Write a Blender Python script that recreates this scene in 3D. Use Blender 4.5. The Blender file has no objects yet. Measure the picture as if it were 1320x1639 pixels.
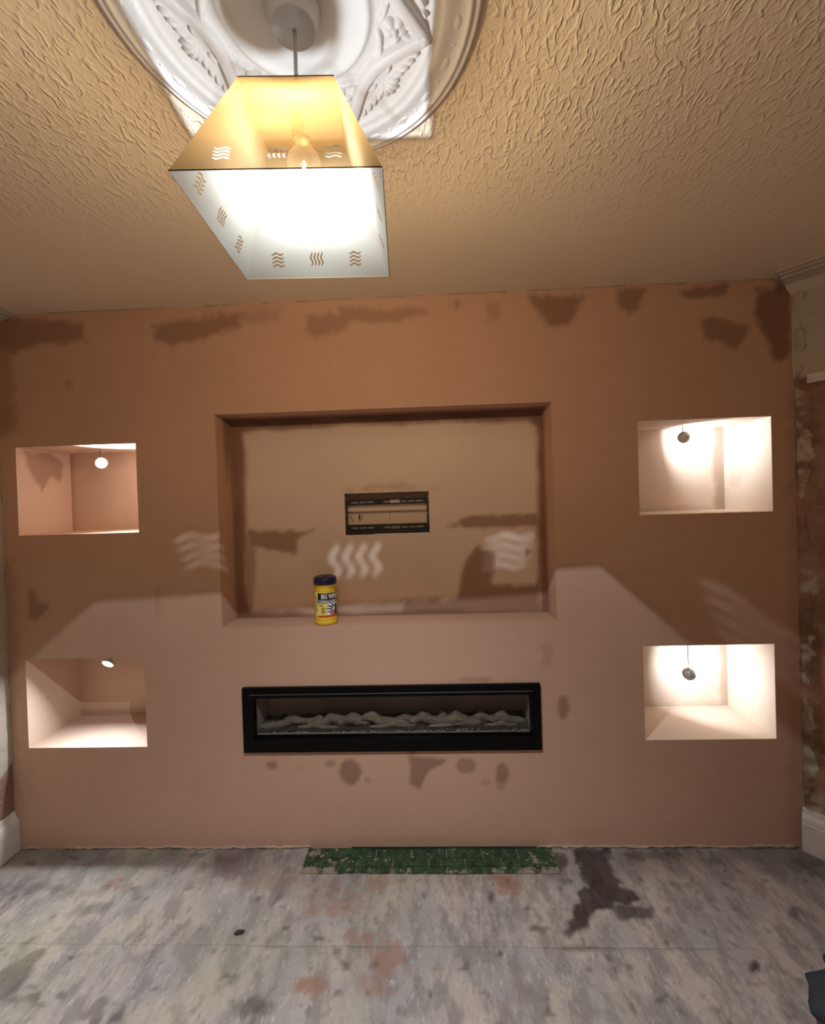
import bpy, bmesh, math, random
import numpy as np
from mathutils import Vector, Matrix
from mathutils.geometry import delaunay_2d_cdt

random.seed(7)
S = bpy.context.scene
COL = S.collection

# ------------------------------------------------------------------ camera, world, exposure
cam_data = bpy.data.cameras.new('camera')
cam = bpy.data.objects.new('camera', cam_data)
COL.objects.link(cam)
cam_data.sensor_fit = 'HORIZONTAL'
cam_data.sensor_width = 36.0
cam_data.lens = 685.09 / 1320 * 36.0
cam_data.shift_y = (803.97 - 819.5) / 1320
cam_data.clip_start = 0.02
R_ = Vector((0.99891718, 0.03487444, -0.03079365))
U_ = Vector((0.03043133, 0.01087289, 0.99947772))
F_ = Vector((-0.03519104, 0.99933255, -0.00979984))
cam.matrix_world = Matrix(((R_.x, U_.x, -F_.x, 0.0), (R_.y, U_.y, -F_.y, -1.812),
                           (R_.z, U_.z, -F_.z, 1.4952), (0, 0, 0, 1)))
S.camera = cam

world = bpy.data.worlds.new('world')
S.world = world
world.use_nodes = True
world.node_tree.nodes['Background'].inputs[0].default_value = (0.02, 0.018, 0.016, 1)
world.node_tree.nodes['Background'].inputs[1].default_value = 1.0

S.view_settings.view_transform = 'Standard'
S.view_settings.look = 'None'
S.view_settings.gamma = 1.0
S.view_settings.use_curve_mapping = False
S.view_settings.exposure = 0.45
S.cycles.use_denoising = True
S.cycles.max_bounces = 10
S.cycles.diffuse_bounces = 6
S.cycles.transparent_max_bounces = 12
S.cycles.sample_clamp_indirect = 4.0
S.cycles.caustics_reflective = False
S.cycles.caustics_refractive = False

# lamp settings used by the lamp builders further down
# luminous intensity of the pendant bulb by angle from straight down (a base-up LED bulb: little light back towards its cap)
BULB_PROFILE = [(0, 124), (15, 122), (30, 100), (45, 47), (55, 40), (62, 52), (75, 72), (90, 78), (105, 76), (115, 58), (125, 25), (132, 7), (140, 2.9), (180, 2.7)]
BULB_SCALE = 10.4
BULB_COLOR = (0.86, 0.93, 1.0)
DOWNLIGHT_W = 3.6
DOWNLIGHT_COLOR = (0.84, 0.93, 1.0)

# ------------------------------------------------------------------ measured room (metres)
XL, XR = -1.8626, 1.5174      # ends of the media wall; the right-hand wall leaves it at an angle
XE = 1.80                     # right-hand wall further into the room
H = 2.348                     # ceiling
YB = -2.9                     # wall behind the camera
TV = (-0.9018, 0.5285, 0.959, 1.8793); TVD = 0.1558
CAV = (-0.383, 0.006, 1.333, 1.524)
NICHE = {'UL': (-1.7917, -1.2541, 1.3834, 1.7691), 'LL': (-1.785, -1.252, 0.4475, 0.84),
         'UR': (0.8795, 1.4186, 1.3954, 1.7862), 'LR': (0.8789, 1.4116, 0.4533, 0.8475)}
ND = 0.285
FIRE = (-0.8214, 0.4486, 0.4225, 0.7027)

# ------------------------------------------------------------------ damp patches and spills (outline in metres, strength, soft edge)
WALL=[[[[-1.894,2.347],[-1.461,2.3],[-1.456,2.221],[-1.674,2.217],[-1.774,2.181],[-1.9,2.2]],0.6,0.02],[[[-1.894,2.363],[-1.787,2.344],[-1.786,2.086],[-1.78,1.841],[-1.817,1.815],[-1.916,1.819]],0.35,0.025],[[[-1.91,1.982],[-1.786,1.964],[-1.784,1.882],[-1.825,1.843],[-1.915,1.846]],0.45,0.02],[[[-1.157,2.275],[-0.978,2.294],[-0.787,2.312],[-0.776,2.253],[-0.927,2.212],[-1.064,2.191],[-1.151,2.221]],0.6,0.02],[[[-0.787,2.312],[-0.598,2.317],[-0.613,2.264],[-0.762,2.258]],0.3,0.02],[[[-0.496,2.285],[-0.357,2.292],[-0.343,2.318],[-0.144,2.296],[-0.065,2.3],[0.019,2.275],[-0.093,2.241],[-0.305,2.245],[-0.346,2.213],[-0.441,2.19],[-0.498,2.225]],0.45,0.018],[[[0.143,2.316],[0.159,2.316],[0.158,2.282],[0.142,2.282]],0.45,0.008],[[[0.271,2.303],[0.328,2.308],[0.321,2.24],[0.274,2.232]],0.3,0.015],[[[0.448,2.323],[0.677,2.312],[0.663,2.271],[0.597,2.192],[0.532,2.189],[0.487,2.254]],0.65,0.018],[[[0.813,2.332],[0.92,2.332],[0.913,2.286],[0.861,2.221],[0.816,2.251]],0.6,0.015],[[[1.059,2.32],[1.26,2.333],[1.247,2.296],[1.146,2.275],[1.071,2.294]],0.65,0.012],[[[1.149,2.185],[1.194,2.201],[1.339,2.163],[1.304,2.088],[1.286,2.051],[1.242,2.091],[1.167,2.12]],0.6,0.015],[[[1.372,2.302],[1.509,2.321],[1.503,2.029],[1.44,2.006],[1.405,2.109],[1.365,2.213]],0.75,0.018],[[[-1.755,1.143],[-1.723,1.142],[-1.72,1.087],[-1.67,1.077],[-1.679,1.05],[-1.729,1.005],[-1.765,1.019]],0.5,0.012],[[[-0.681,0.361],[-0.686,0.349],[-0.698,0.341],[-0.714,0.341],[-0.726,0.349],[-0.73,0.362],[-0.725,0.374],[-0.712,0.382],[-0.697,0.382],[-0.685,0.374]],0.6,0.008],[[[-0.436,0.364],[-0.441,0.353],[-0.452,0.347],[-0.465,0.347],[-0.476,0.354],[-0.48,0.365],[-0.475,0.376],[-0.464,0.383],[-0.451,0.383],[-0.44,0.376]],0.45,0.01],[[[-0.322,0.331],[-0.331,0.296],[-0.355,0.275],[-0.383,0.275],[-0.406,0.297],[-0.413,0.332],[-0.403,0.367],[-0.38,0.388],[-0.351,0.388],[-0.329,0.366]],0.65,0.01],[[[-0.118,0.402],[0.041,0.376],[-0.019,0.337],[-0.075,0.257],[-0.114,0.276],[-0.107,0.329]],0.65,0.008],[[[-0.123,0.423],[-0.075,0.423],[-0.092,0.396],[-0.108,0.396]],0.5,0.006],[[[0.175,0.354],[0.166,0.335],[0.145,0.323],[0.119,0.324],[0.098,0.335],[0.09,0.354],[0.099,0.373],[0.12,0.385],[0.147,0.384],[0.167,0.373]],0.55,0.01],[[[0.308,0.318],[0.302,0.291],[0.287,0.275],[0.269,0.275],[0.255,0.292],[0.25,0.318],[0.257,0.345],[0.271,0.361],[0.289,0.361],[0.303,0.345]],0.6,0.01],[[[0.286,0.265],[0.282,0.255],[0.274,0.25],[0.264,0.25],[0.257,0.256],[0.254,0.265],[0.257,0.274],[0.265,0.28],[0.275,0.28],[0.283,0.274]],0.4,0.008],[[[0.233,0.281],[0.229,0.272],[0.218,0.266],[0.205,0.266],[0.195,0.272],[0.191,0.281],[0.196,0.291],[0.206,0.297],[0.219,0.296],[0.23,0.291]],0.3,0.01],[[[-0.277,0.293],[-0.28,0.285],[-0.289,0.28],[-0.299,0.28],[-0.306,0.285],[-0.309,0.293],[-0.306,0.301],[-0.298,0.306],[-0.288,0.306],[-0.28,0.301]],0.3,0.008],[[[-0.559,0.349],[-0.563,0.34],[-0.572,0.334],[-0.584,0.334],[-0.593,0.34],[-0.597,0.35],[-0.593,0.359],[-0.583,0.365],[-0.571,0.365],[-0.562,0.359]],0.15,0.01],[[[0.072,0.715],[0.152,0.732],[0.243,0.723],[0.225,0.704]],0.35,0.008],[[[0.459,0.867],[0.509,0.871],[0.498,0.761],[0.462,0.767]],0.2,0.015],[[[0.569,0.593],[0.563,0.562],[0.55,0.543],[0.534,0.544],[0.521,0.563],[0.517,0.594],[0.523,0.625],[0.536,0.644],[0.552,0.644],[0.565,0.625]],0.6,0.01],[[[-1.192,1.143],[-1.169,1.142],[-1.177,1.02],[-1.199,1.021]],0.18,0.01],[[[-1.522,2.035],[-1.526,2.024],[-1.536,2.017],[-1.548,2.018],[-1.557,2.025],[-1.561,2.036],[-1.557,2.047],[-1.547,2.054],[-1.534,2.053],[-1.525,2.046]],0.3,0.01],[[[-0.953,1.326],[-0.966,1.282],[-0.998,1.256],[-1.035,1.257],[-1.064,1.285],[-1.074,1.33],[-1.061,1.374],[-1.03,1.401],[-0.992,1.399],[-0.963,1.371]],0.12,0.02],[[[1.502,2.322],[1.571,2.331],[1.522,-0.01],[1.452,0.003]],0.25,0.03],[[[-1.939,1.271],[-1.82,1.268],[-1.854,0.024],[-1.936,-0.003]],0.3,0.03],[[[-0.758,0.035],[-0.001,0.041],[0.473,0.032],[0.472,-0.008],[-0.759,-0.005]],0.2,0.02]]
REC=[[[[-0.846,1.365],[-0.532,1.359],[-0.612,1.315],[-0.629,1.254],[-0.716,1.274],[-0.834,1.292]],0.5,0.012],[[[-0.879,1.372],[-0.802,1.364],[-0.83,0.97],[-0.893,0.971]],0.35,0.012],[[[0.094,1.356],[0.186,1.405],[0.498,1.407],[0.508,1.347]],0.5,0.01],[[[0.126,1.022],[0.157,1.179],[0.225,1.261],[0.295,1.233],[0.285,1.09],[0.495,1.085],[0.503,0.95],[-0.143,0.956],[-0.112,1.021]],0.55,0.015],[[[-0.397,1.538],[0.047,1.535],[-0.124,1.561],[-0.181,1.577]],0.2,0.02],[[[0.46,1.234],[0.458,1.221],[0.453,1.213],[0.448,1.213],[0.444,1.221],[0.443,1.235],[0.445,1.248],[0.449,1.256],[0.454,1.256],[0.458,1.248]],0.5,0.004],[[[-0.611,1.26],[-0.614,1.251],[-0.622,1.246],[-0.631,1.246],[-0.638,1.252],[-0.64,1.261],[-0.637,1.269],[-0.63,1.274],[-0.621,1.274],[-0.614,1.268]],0.4,0.008],[[[-0.551,0.964],[-0.141,1.028],[0.504,0.999],[0.502,0.928],[-0.551,0.95]],0.25,0.02]]
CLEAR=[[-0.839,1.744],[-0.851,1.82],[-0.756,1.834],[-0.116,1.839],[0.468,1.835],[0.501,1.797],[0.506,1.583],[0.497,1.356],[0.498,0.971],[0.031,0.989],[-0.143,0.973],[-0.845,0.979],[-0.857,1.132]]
FD=[[[[0.557,0.003],[0.72,0.003],[0.689,-0.071],[0.694,-0.134],[0.707,-0.195],[0.741,-0.233],[0.694,-0.247],[0.632,-0.262],[0.571,-0.276],[0.527,-0.303],[0.501,-0.347],[0.432,-0.364],[0.437,-0.315],[0.474,-0.269],[0.517,-0.228],[0.504,-0.213],[0.551,-0.177],[0.545,-0.129],[0.547,-0.086]],0.9,0.012],[[[0.762,-0.28],[0.738,-0.296],[0.692,-0.306],[0.641,-0.306],[0.604,-0.296],[0.595,-0.28],[0.618,-0.264],[0.665,-0.253],[0.717,-0.253],[0.754,-0.264]],0.75,0.012],[[[0.38,-0.339],[0.371,-0.349],[0.351,-0.355],[0.329,-0.355],[0.312,-0.349],[0.308,-0.339],[0.317,-0.329],[0.337,-0.323],[0.36,-0.323],[0.376,-0.329]],0.65,0.012],[[[1.057,-0.036],[1.015,-0.053],[0.929,-0.064],[0.829,-0.064],[0.753,-0.053],[0.73,-0.035],[0.77,-0.017],[0.858,-0.005],[0.961,-0.006],[1.037,-0.017]],0.7,0.02],[[[0.535,-0.071],[0.516,-0.102],[0.488,-0.121],[0.461,-0.121],[0.444,-0.102],[0.444,-0.071],[0.462,-0.039],[0.491,-0.019],[0.52,-0.019],[0.537,-0.039]],0.8,0.015],[[[-1.529,-0.047],[-1.524,-0.06],[-1.533,-0.068],[-1.551,-0.068],[-1.573,-0.06],[-1.59,-0.047],[-1.596,-0.034],[-1.587,-0.026],[-1.568,-0.026],[-1.546,-0.034]],0.7,0.008],[[[-1.696,-0.075],[-1.689,-0.088],[-1.694,-0.096],[-1.709,-0.096],[-1.729,-0.088],[-1.746,-0.075],[-1.753,-0.062],[-1.749,-0.054],[-1.733,-0.054],[-1.713,-0.062]],0.7,0.01],[[[-0.949,-0.032],[-0.97,-0.047],[-1.039,-0.056],[-1.131,-0.056],[-1.211,-0.047],[-1.25,-0.032],[-1.231,-0.016],[-1.161,-0.007],[-1.066,-0.007],[-0.985,-0.017]],0.55,0.015],[[[-1.054,-0.063],[-1.064,-0.081],[-1.11,-0.092],[-1.175,-0.092],[-1.236,-0.081],[-1.269,-0.063],[-1.261,-0.045],[-1.214,-0.033],[-1.146,-0.033],[-1.085,-0.045]],0.4,0.02],[[[-1.488,-0.185],[-1.504,-0.2],[-1.572,-0.208],[-1.666,-0.209],[-1.751,-0.2],[-1.795,-0.186],[-1.781,-0.171],[-1.712,-0.162],[-1.616,-0.162],[-1.53,-0.171]],0.45,0.02],[[[-1.271,-0.204],[-1.283,-0.213],[-1.328,-0.219],[-1.39,-0.219],[-1.444,-0.213],[-1.471,-0.204],[-1.46,-0.195],[-1.415,-0.189],[-1.352,-0.189],[-1.297,-0.194]],0.3,0.02],[[[-1.233,-0.27],[-1.236,-0.278],[-1.256,-0.284],[-1.285,-0.284],[-1.313,-0.278],[-1.329,-0.27],[-1.327,-0.261],[-1.307,-0.256],[-1.277,-0.256],[-1.249,-0.261]],0.4,0.015],[[[-0.676,-0.359],[-0.679,-0.364],[-0.689,-0.367],[-0.704,-0.367],[-0.718,-0.364],[-0.725,-0.359],[-0.722,-0.354],[-0.712,-0.351],[-0.697,-0.351],[-0.683,-0.354]],0.9,0.004],[[[-0.401,-0.379],[-0.404,-0.382],[-0.413,-0.384],[-0.425,-0.385],[-0.436,-0.382],[-0.44,-0.379],[-0.437,-0.375],[-0.428,-0.373],[-0.416,-0.373],[-0.406,-0.375]],0.6,0.006],[[[-1.22,-0.441],[-1.219,-0.447],[-1.224,-0.451],[-1.235,-0.451],[-1.246,-0.447],[-1.254,-0.442],[-1.256,-0.436],[-1.25,-0.432],[-1.24,-0.432],[-1.228,-0.436]],0.6,0.006],[[[-1.157,-0.554],[-1.155,-0.558],[-1.159,-0.561],[-1.168,-0.561],[-1.177,-0.559],[-1.184,-0.554],[-1.186,-0.549],[-1.182,-0.546],[-1.173,-0.546],[-1.164,-0.549]],0.6,0.006],[[[-1.233,-0.559],[-1.231,-0.565],[-1.239,-0.569],[-1.252,-0.569],[-1.266,-0.565],[-1.276,-0.56],[-1.277,-0.554],[-1.27,-0.55],[-1.256,-0.55],[-1.242,-0.553]],0.6,0.006],[[[-1.265,-0.531],[-1.264,-0.536],[-1.271,-0.539],[-1.284,-0.539],[-1.296,-0.536],[-1.305,-0.531],[-1.306,-0.526],[-1.299,-0.523],[-1.287,-0.523],[-1.274,-0.526]],0.5,0.008],[[[-1.2,-0.575],[-1.199,-0.579],[-1.204,-0.581],[-1.212,-0.581],[-1.221,-0.579],[-1.227,-0.575],[-1.228,-0.572],[-1.224,-0.569],[-1.215,-0.569],[-1.206,-0.571]],0.5,0.006],[[[-1.423,-0.495],[-1.383,-0.429],[-1.354,-0.423],[-1.327,-0.476],[-1.32,-0.547],[-1.354,-0.572],[-1.45,-0.548]],0.6,0.012],[[[-1.284,-0.563],[-1.287,-0.572],[-1.311,-0.577],[-1.347,-0.577],[-1.382,-0.572],[-1.402,-0.564],[-1.4,-0.555],[-1.376,-0.55],[-1.339,-0.549],[-1.304,-0.554]],0.6,0.02],[[[-1.059,-0.621],[-1.06,-0.561],[-1.035,-0.548],[-1.012,-0.56],[-1.009,-0.625]],0.5,0.01],[[[-0.527,-0.575],[-0.532,-0.584],[-0.552,-0.59],[-0.58,-0.59],[-0.604,-0.585],[-0.617,-0.576],[-0.612,-0.567],[-0.592,-0.561],[-0.564,-0.56],[-0.539,-0.566]],0.6,0.015],[[[0.993,-0.456],[0.981,-0.468],[0.966,-0.475],[0.954,-0.475],[0.95,-0.468],[0.955,-0.456],[0.967,-0.445],[0.982,-0.437],[0.994,-0.437],[0.998,-0.445]],0.9,0.008],[[[1.028,-0.459],[1.017,-0.468],[1.002,-0.473],[0.988,-0.473],[0.981,-0.468],[0.983,-0.46],[0.993,-0.451],[1.009,-0.446],[1.023,-0.446],[1.03,-0.451]],0.4,0.01],[[[0.521,-0.401],[0.508,-0.406],[0.476,-0.409],[0.439,-0.409],[0.409,-0.407],[0.399,-0.402],[0.412,-0.398],[0.444,-0.394],[0.482,-0.394],[0.511,-0.397]],0.5,0.008],[[[1.543,-0.087],[1.504,-0.11],[1.444,-0.124],[1.387,-0.124],[1.351,-0.11],[1.352,-0.086],[1.39,-0.063],[1.451,-0.047],[1.511,-0.048],[1.546,-0.063]],0.55,0.025],[[[1.407,-0.048],[1.379,-0.062],[1.33,-0.071],[1.278,-0.071],[1.241,-0.062],[1.235,-0.048],[1.262,-0.034],[1.312,-0.025],[1.366,-0.025],[1.402,-0.034]],0.4,0.02],[[[-0.515,-0.045],[-0.522,-0.067],[-0.551,-0.08],[-0.591,-0.08],[-0.628,-0.067],[-0.648,-0.045],[-0.643,-0.023],[-0.613,-0.009],[-0.571,-0.009],[-0.534,-0.023]],0.35,0.02],[[[1.211,-0.048],[1.191,-0.062],[1.161,-0.071],[1.131,-0.071],[1.112,-0.062],[1.112,-0.048],[1.131,-0.034],[1.161,-0.025],[1.192,-0.025],[1.211,-0.034]],0.35,0.02],[[[0.975,-0.169],[0.957,-0.181],[0.923,-0.189],[0.888,-0.189],[0.863,-0.181],[0.859,-0.169],[0.877,-0.157],[0.911,-0.149],[0.947,-0.149],[0.972,-0.157]],0.3,0.02]]
FP=[[[[-1.236,-0.18],[-1.229,-0.202],[-1.241,-0.215],[-1.269,-0.215],[-1.302,-0.202],[-1.327,-0.18],[-1.336,-0.157],[-1.324,-0.143],[-1.295,-0.143],[-1.261,-0.157]],0.6,0.015],[[[-0.273,-0.26],[-0.29,-0.278],[-0.339,-0.289],[-0.403,-0.289],[-0.457,-0.278],[-0.482,-0.26],[-0.467,-0.241],[-0.417,-0.229],[-0.351,-0.229],[-0.296,-0.241]],0.6,0.02],[[[-0.235,-0.371],[-0.244,-0.384],[-0.269,-0.391],[-0.302,-0.391],[-0.33,-0.384],[-0.343,-0.372],[-0.335,-0.36],[-0.309,-0.352],[-0.275,-0.352],[-0.247,-0.359]],0.8,0.012],[[[-0.114,-0.44],[-0.124,-0.466],[-0.153,-0.482],[-0.19,-0.482],[-0.221,-0.467],[-0.236,-0.441],[-0.228,-0.414],[-0.199,-0.396],[-0.16,-0.396],[-0.128,-0.413]],0.75,0.02],[[[-0.15,-0.508],[-0.16,-0.517],[-0.188,-0.523],[-0.224,-0.523],[-0.253,-0.518],[-0.266,-0.509],[-0.256,-0.5],[-0.228,-0.494],[-0.191,-0.494],[-0.161,-0.499]],0.6,0.015],[[[-0.352,-0.517],[-0.36,-0.527],[-0.385,-0.533],[-0.419,-0.533],[-0.447,-0.527],[-0.461,-0.518],[-0.454,-0.508],[-0.428,-0.501],[-0.394,-0.501],[-0.365,-0.507]],0.9,0.01],[[[-0.14,-0.162],[-0.156,-0.178],[-0.197,-0.188],[-0.249,-0.188],[-0.293,-0.178],[-0.312,-0.162],[-0.298,-0.146],[-0.256,-0.136],[-0.202,-0.136],[-0.158,-0.146]],0.8,0.015],[[[0.32,-0.17],[0.303,-0.194],[0.272,-0.209],[0.238,-0.209],[0.212,-0.195],[0.205,-0.17],[0.22,-0.144],[0.252,-0.128],[0.288,-0.128],[0.314,-0.144]],0.9,0.01],[[[-0.345,-0.184],[-0.358,-0.208],[-0.403,-0.223],[-0.462,-0.223],[-0.514,-0.209],[-0.54,-0.184],[-0.528,-0.159],[-0.483,-0.142],[-0.421,-0.142],[-0.368,-0.158]],0.4,0.02],[[[-0.473,-0.157],[-0.495,-0.182],[-0.563,-0.198],[-0.654,-0.198],[-0.733,-0.183],[-0.773,-0.157],[-0.755,-0.131],[-0.685,-0.114],[-0.59,-0.114],[-0.509,-0.131]],0.35,0.03],[[[-0.811,-0.07],[-0.81,-0.095],[-0.829,-0.11],[-0.861,-0.11],[-0.895,-0.095],[-0.917,-0.07],[-0.919,-0.044],[-0.9,-0.028],[-0.866,-0.028],[-0.832,-0.044]],0.35,0.02],[[[0.236,-0.549],[0.227,-0.564],[0.211,-0.573],[0.193,-0.573],[0.18,-0.565],[0.177,-0.55],[0.185,-0.535],[0.202,-0.525],[0.221,-0.525],[0.234,-0.534]],0.35,0.02]]
NUL=[[[[0.038,1.758],[0.171,1.764],[0.243,1.719],[0.224,1.632],[0.173,1.651],[0.12,1.581],[0.075,1.64]],0.45,0.01]]
NUR=[[[[0.247,1.763],[0.086,1.76],[0.1,1.659],[0.158,1.554],[0.199,1.493],[0.247,1.5]],0.4,0.008]]

# ------------------------------------------------------------------ numpy helpers
def vnoise(x, y, seed=0):
    xi = np.floor(x).astype(np.int64); yi = np.floor(y).astype(np.int64)
    xf = x - xi; yf = y - yi
    xf = xf * xf * (3 - 2 * xf); yf = yf * yf * (3 - 2 * yf)
    def h(a, b):
        n = (a * 374761393 + b * 668265263 + seed * 1442695041) & 0x7fffffff
        n = ((n ^ (n >> 13)) * 1274126177) & 0x7fffffff
        return ((n ^ (n >> 16)) & 0xffff) / 65535.0
    return (h(xi, yi) * (1 - xf) + h(xi + 1, yi) * xf) * (1 - yf) + (h(xi, yi + 1) * (1 - xf) + h(xi + 1, yi + 1) * xf) * yf

def fbm(x, y, s, seed=0, o=4):
    r = 0; a = 0.5
    for k in range(o):
        r = r + a * vnoise(x * s, y * s, seed + k * 17); s *= 2.03; a *= 0.5
    return r / (1 - 0.5 ** o)

def sdf(px, py, poly):
    d = np.full(px.shape, 1e9); ins = np.zeros(px.shape, bool)
    n = len(poly)
    for i in range(n):
        ax, ay = poly[i]; bx, by = poly[(i + 1) % n]
        ex, ey = bx - ax, by - ay
        t = np.clip(((px - ax) * ex + (py - ay) * ey) / (ex * ex + ey * ey + 1e-12), 0, 1)
        d = np.minimum(d, (px - ax - t * ex) ** 2 + (py - ay - t * ey) ** 2)
        c = ((ay > py) != (by > py)) & (px < (bx - ax) * (py - ay) / (by - ay + 1e-12) + ax)
        ins ^= c
    d = np.sqrt(d)
    return np.where(ins, -d, d)

def blobs(px, py, items, amp=1.0, seed=3):
    m = np.zeros(px.shape)
    for k, (poly, s, w) in enumerate(items):
        xs = [p[0] for p in poly]; ys = [p[1] for p in poly]
        sel = (px > min(xs) - .1) & (px < max(xs) + .1) & (py > min(ys) - .1) & (py < max(ys) + .1)
        if not sel.any():
            continue
        d = sdf(px[sel], py[sel], poly) + (fbm(px[sel], py[sel], 28, seed + k) - .5) * w * 2.2 * amp
        t = np.clip((w - d) / (2 * w), 0, 1)
        m[sel] = np.maximum(m[sel], s * t * t * (3 - 2 * t))
    return m

# ------------------------------------------------------------------ material helpers
class NT:
    def __init__(self, name):
        self.m = bpy.data.materials.new(name); self.m.use_nodes = True
        self.t = self.m.node_tree; self.n = self.t.nodes; self.l = self.t.links
        self.b = self.n['Principled BSDF']; self.out = self.n['Material Output']
    def node(self, kind, **kw):
        nd = self.n.new(kind)
        for k, v in kw.items():
            setattr(nd, k, v)
        return nd
    def put(self, sock, v):
        if hasattr(v, 'is_output') or isinstance(v, bpy.types.NodeSocket):
            self.l.new(v, sock)
        elif isinstance(v, (tuple, list)) and len(v) == 3 and sock.type == 'RGBA':
            sock.default_value = (*v, 1)
        else:
            sock.default_value = v
    def coord(self, scale=(1, 1, 1), kind='Object'):
        tc = self.node('ShaderNodeTexCoord'); mp = self.node('ShaderNodeMapping')
        self.l.new(tc.outputs[kind], mp.inputs[0]); mp.inputs['Scale'].default_value = scale
        return mp.outputs[0]
    def noise(self, vec, scale, detail=4, rough=.55, dist=0.0):
        nd = self.node('ShaderNodeTexNoise'); self.l.new(vec, nd.inputs['Vector'])
        nd.inputs['Scale'].default_value = scale; nd.inputs['Detail'].default_value = detail
        nd.inputs['Roughness'].default_value = rough; nd.inputs['Distortion'].default_value = dist
        return nd.outputs[0]
    def mix(self, f, a, b, mode='MIX'):
        nd = self.node('ShaderNodeMix', data_type='RGBA', blend_type=mode)
        self.put(nd.inputs[0], f); self.put(nd.inputs[6], a); self.put(nd.inputs[7], b)
        return nd.outputs[2]
    def math(self, op, a, b=0.0, c=0.0, clamp=False):
        nd = self.node('ShaderNodeMath', operation=op, use_clamp=clamp)
        self.put(nd.inputs[0], a); self.put(nd.inputs[1], b); self.put(nd.inputs[2], c)
        return nd.outputs[0]
    def ramp(self, f, lo, hi, a=0.0, b=1.0):
        nd = self.node('ShaderNodeMapRange'); nd.interpolation_type = 'SMOOTHSTEP'
        self.put(nd.inputs[0], f)
        for i, v in enumerate((lo, hi, a, b)):
            nd.inputs[i + 1].default_value = v
        return nd.outputs[0]
    def attr(self, name):
        nd = self.node('ShaderNodeVertexColor', layer_name=name); sp = self.node('ShaderNodeSeparateColor')
        self.l.new(nd.outputs[0], sp.inputs[0])
        return sp.outputs
    def bump(self, h, strength=.5, dist=.01):
        nd = self.node('ShaderNodeBump'); nd.inputs['Strength'].default_value = strength
        nd.inputs['Distance'].default_value = dist; self.l.new(h, nd.inputs['Height'])
        self.l.new(nd.outputs[0], self.b.inputs['Normal'])
    def done(self, color, rough=.7, metal=0.0, spec=.3):
        self.put(self.b.inputs['Base Color'], color); self.put(self.b.inputs['Roughness'], rough)
        self.b.inputs['Metallic'].default_value = metal
        self.b.inputs['Specular IOR Level'].default_value = spec
        return self.m

def simple(name, color, rough=.6, metal=0.0, spec=.3, var=.12, scale=25, bump=0.0):
    t = NT(name); v = t.coord(); n = t.noise(v, scale)
    dark = tuple(c * (1 - var) for c in color); lite = tuple(min(1, c * (1 + var)) for c in color)
    if bump:
        t.bump(t.noise(v, scale * 2), .4, bump)
    return t.done(t.mix(n, dark, lite), rough, metal, spec)

def plaster_material():
    t = NT('pink_plaster'); v = t.coord(); a = t.attr('stain')
    n1 = t.noise(v, 3.2, 5); n2 = t.noise(v, 26, 4)
    dry = t.mix(n1, PL_A, PL_B)
    dry = t.mix(t.math('MULTIPLY', t.ramp(n2, .35, .75), .22), dry, (.48, .275, .185))
    # trowel sweeps: long faint streaks
    sw = t.noise(t.coord((1.2, 1.2, 9)), 4, 4, .6)
    dry = t.mix(t.math('MULTIPLY', t.ramp(sw, .4, .7), .06), dry, (.41, .225, .15))
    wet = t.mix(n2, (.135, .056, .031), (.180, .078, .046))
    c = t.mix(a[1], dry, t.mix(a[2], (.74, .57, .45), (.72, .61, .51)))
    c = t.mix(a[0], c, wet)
    t.bump(t.math('ADD', t.math('MULTIPLY', sw, .25), t.math('MULTIPLY', t.noise(v, 40, 4), .5)), .2, .003)
    return t.done(c, .75, 0, .2)

PL_A = (.50, .300, .205); PL_B = (.57, .355, .250)

def ceiling_material():
    t = NT('textured_ceiling_paint')
    v0 = t.coord((1, .5, 1))
    wob = t.node('ShaderNodeTexNoise'); t.l.new(v0, wob.inputs['Vector']); wob.inputs['Scale'].default_value = 38
    vm = t.node('ShaderNodeVectorMath', operation='MULTIPLY_ADD'); t.l.new(wob.outputs['Color'], vm.inputs[0])
    vm.inputs[1].default_value = (.014, .014, 0); t.l.new(v0, vm.inputs[2])
    def ridges(sc, w):
        n = t.noise(vm.outputs[0], sc, 1.0, .4)
        d = t.math('ABSOLUTE', t.math('SUBTRACT', n, .5))
        return t.ramp(d, 0.0, w, 1.0, 0.0)
    brk = t.ramp(t.noise(v0, 60, 2), .42, .56)
    h = t.math('ADD', t.math('MULTIPLY', ridges(50, .10), brk), t.math('MULTIPLY', ridges(78, .10), .30))
    flat = t.noise(t.coord(), 120, 3)
    # the pattern is clogged and flattened by skim and paint towards the new wall
    sep = t.node('ShaderNodeSeparateXYZ'); t.l.new(t.coord(), sep.inputs[0])
    fade = t.ramp(t.math('ADD', sep.outputs[1], t.math('MULTIPLY', t.noise(t.coord(), 3, 2), .3)), -.72, -.22, 1.0, .12)
    h = t.math('ADD', t.math('MULTIPLY', h, fade), t.math('MULTIPLY', flat, .12))
    t.bump(h, .8, .0022)
    n = t.noise(t.coord(), 2.2, 4)
    return t.done(t.mix(n, (.74, .625, .475), (.80, .68, .52)), .55, 0, .3)

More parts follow.
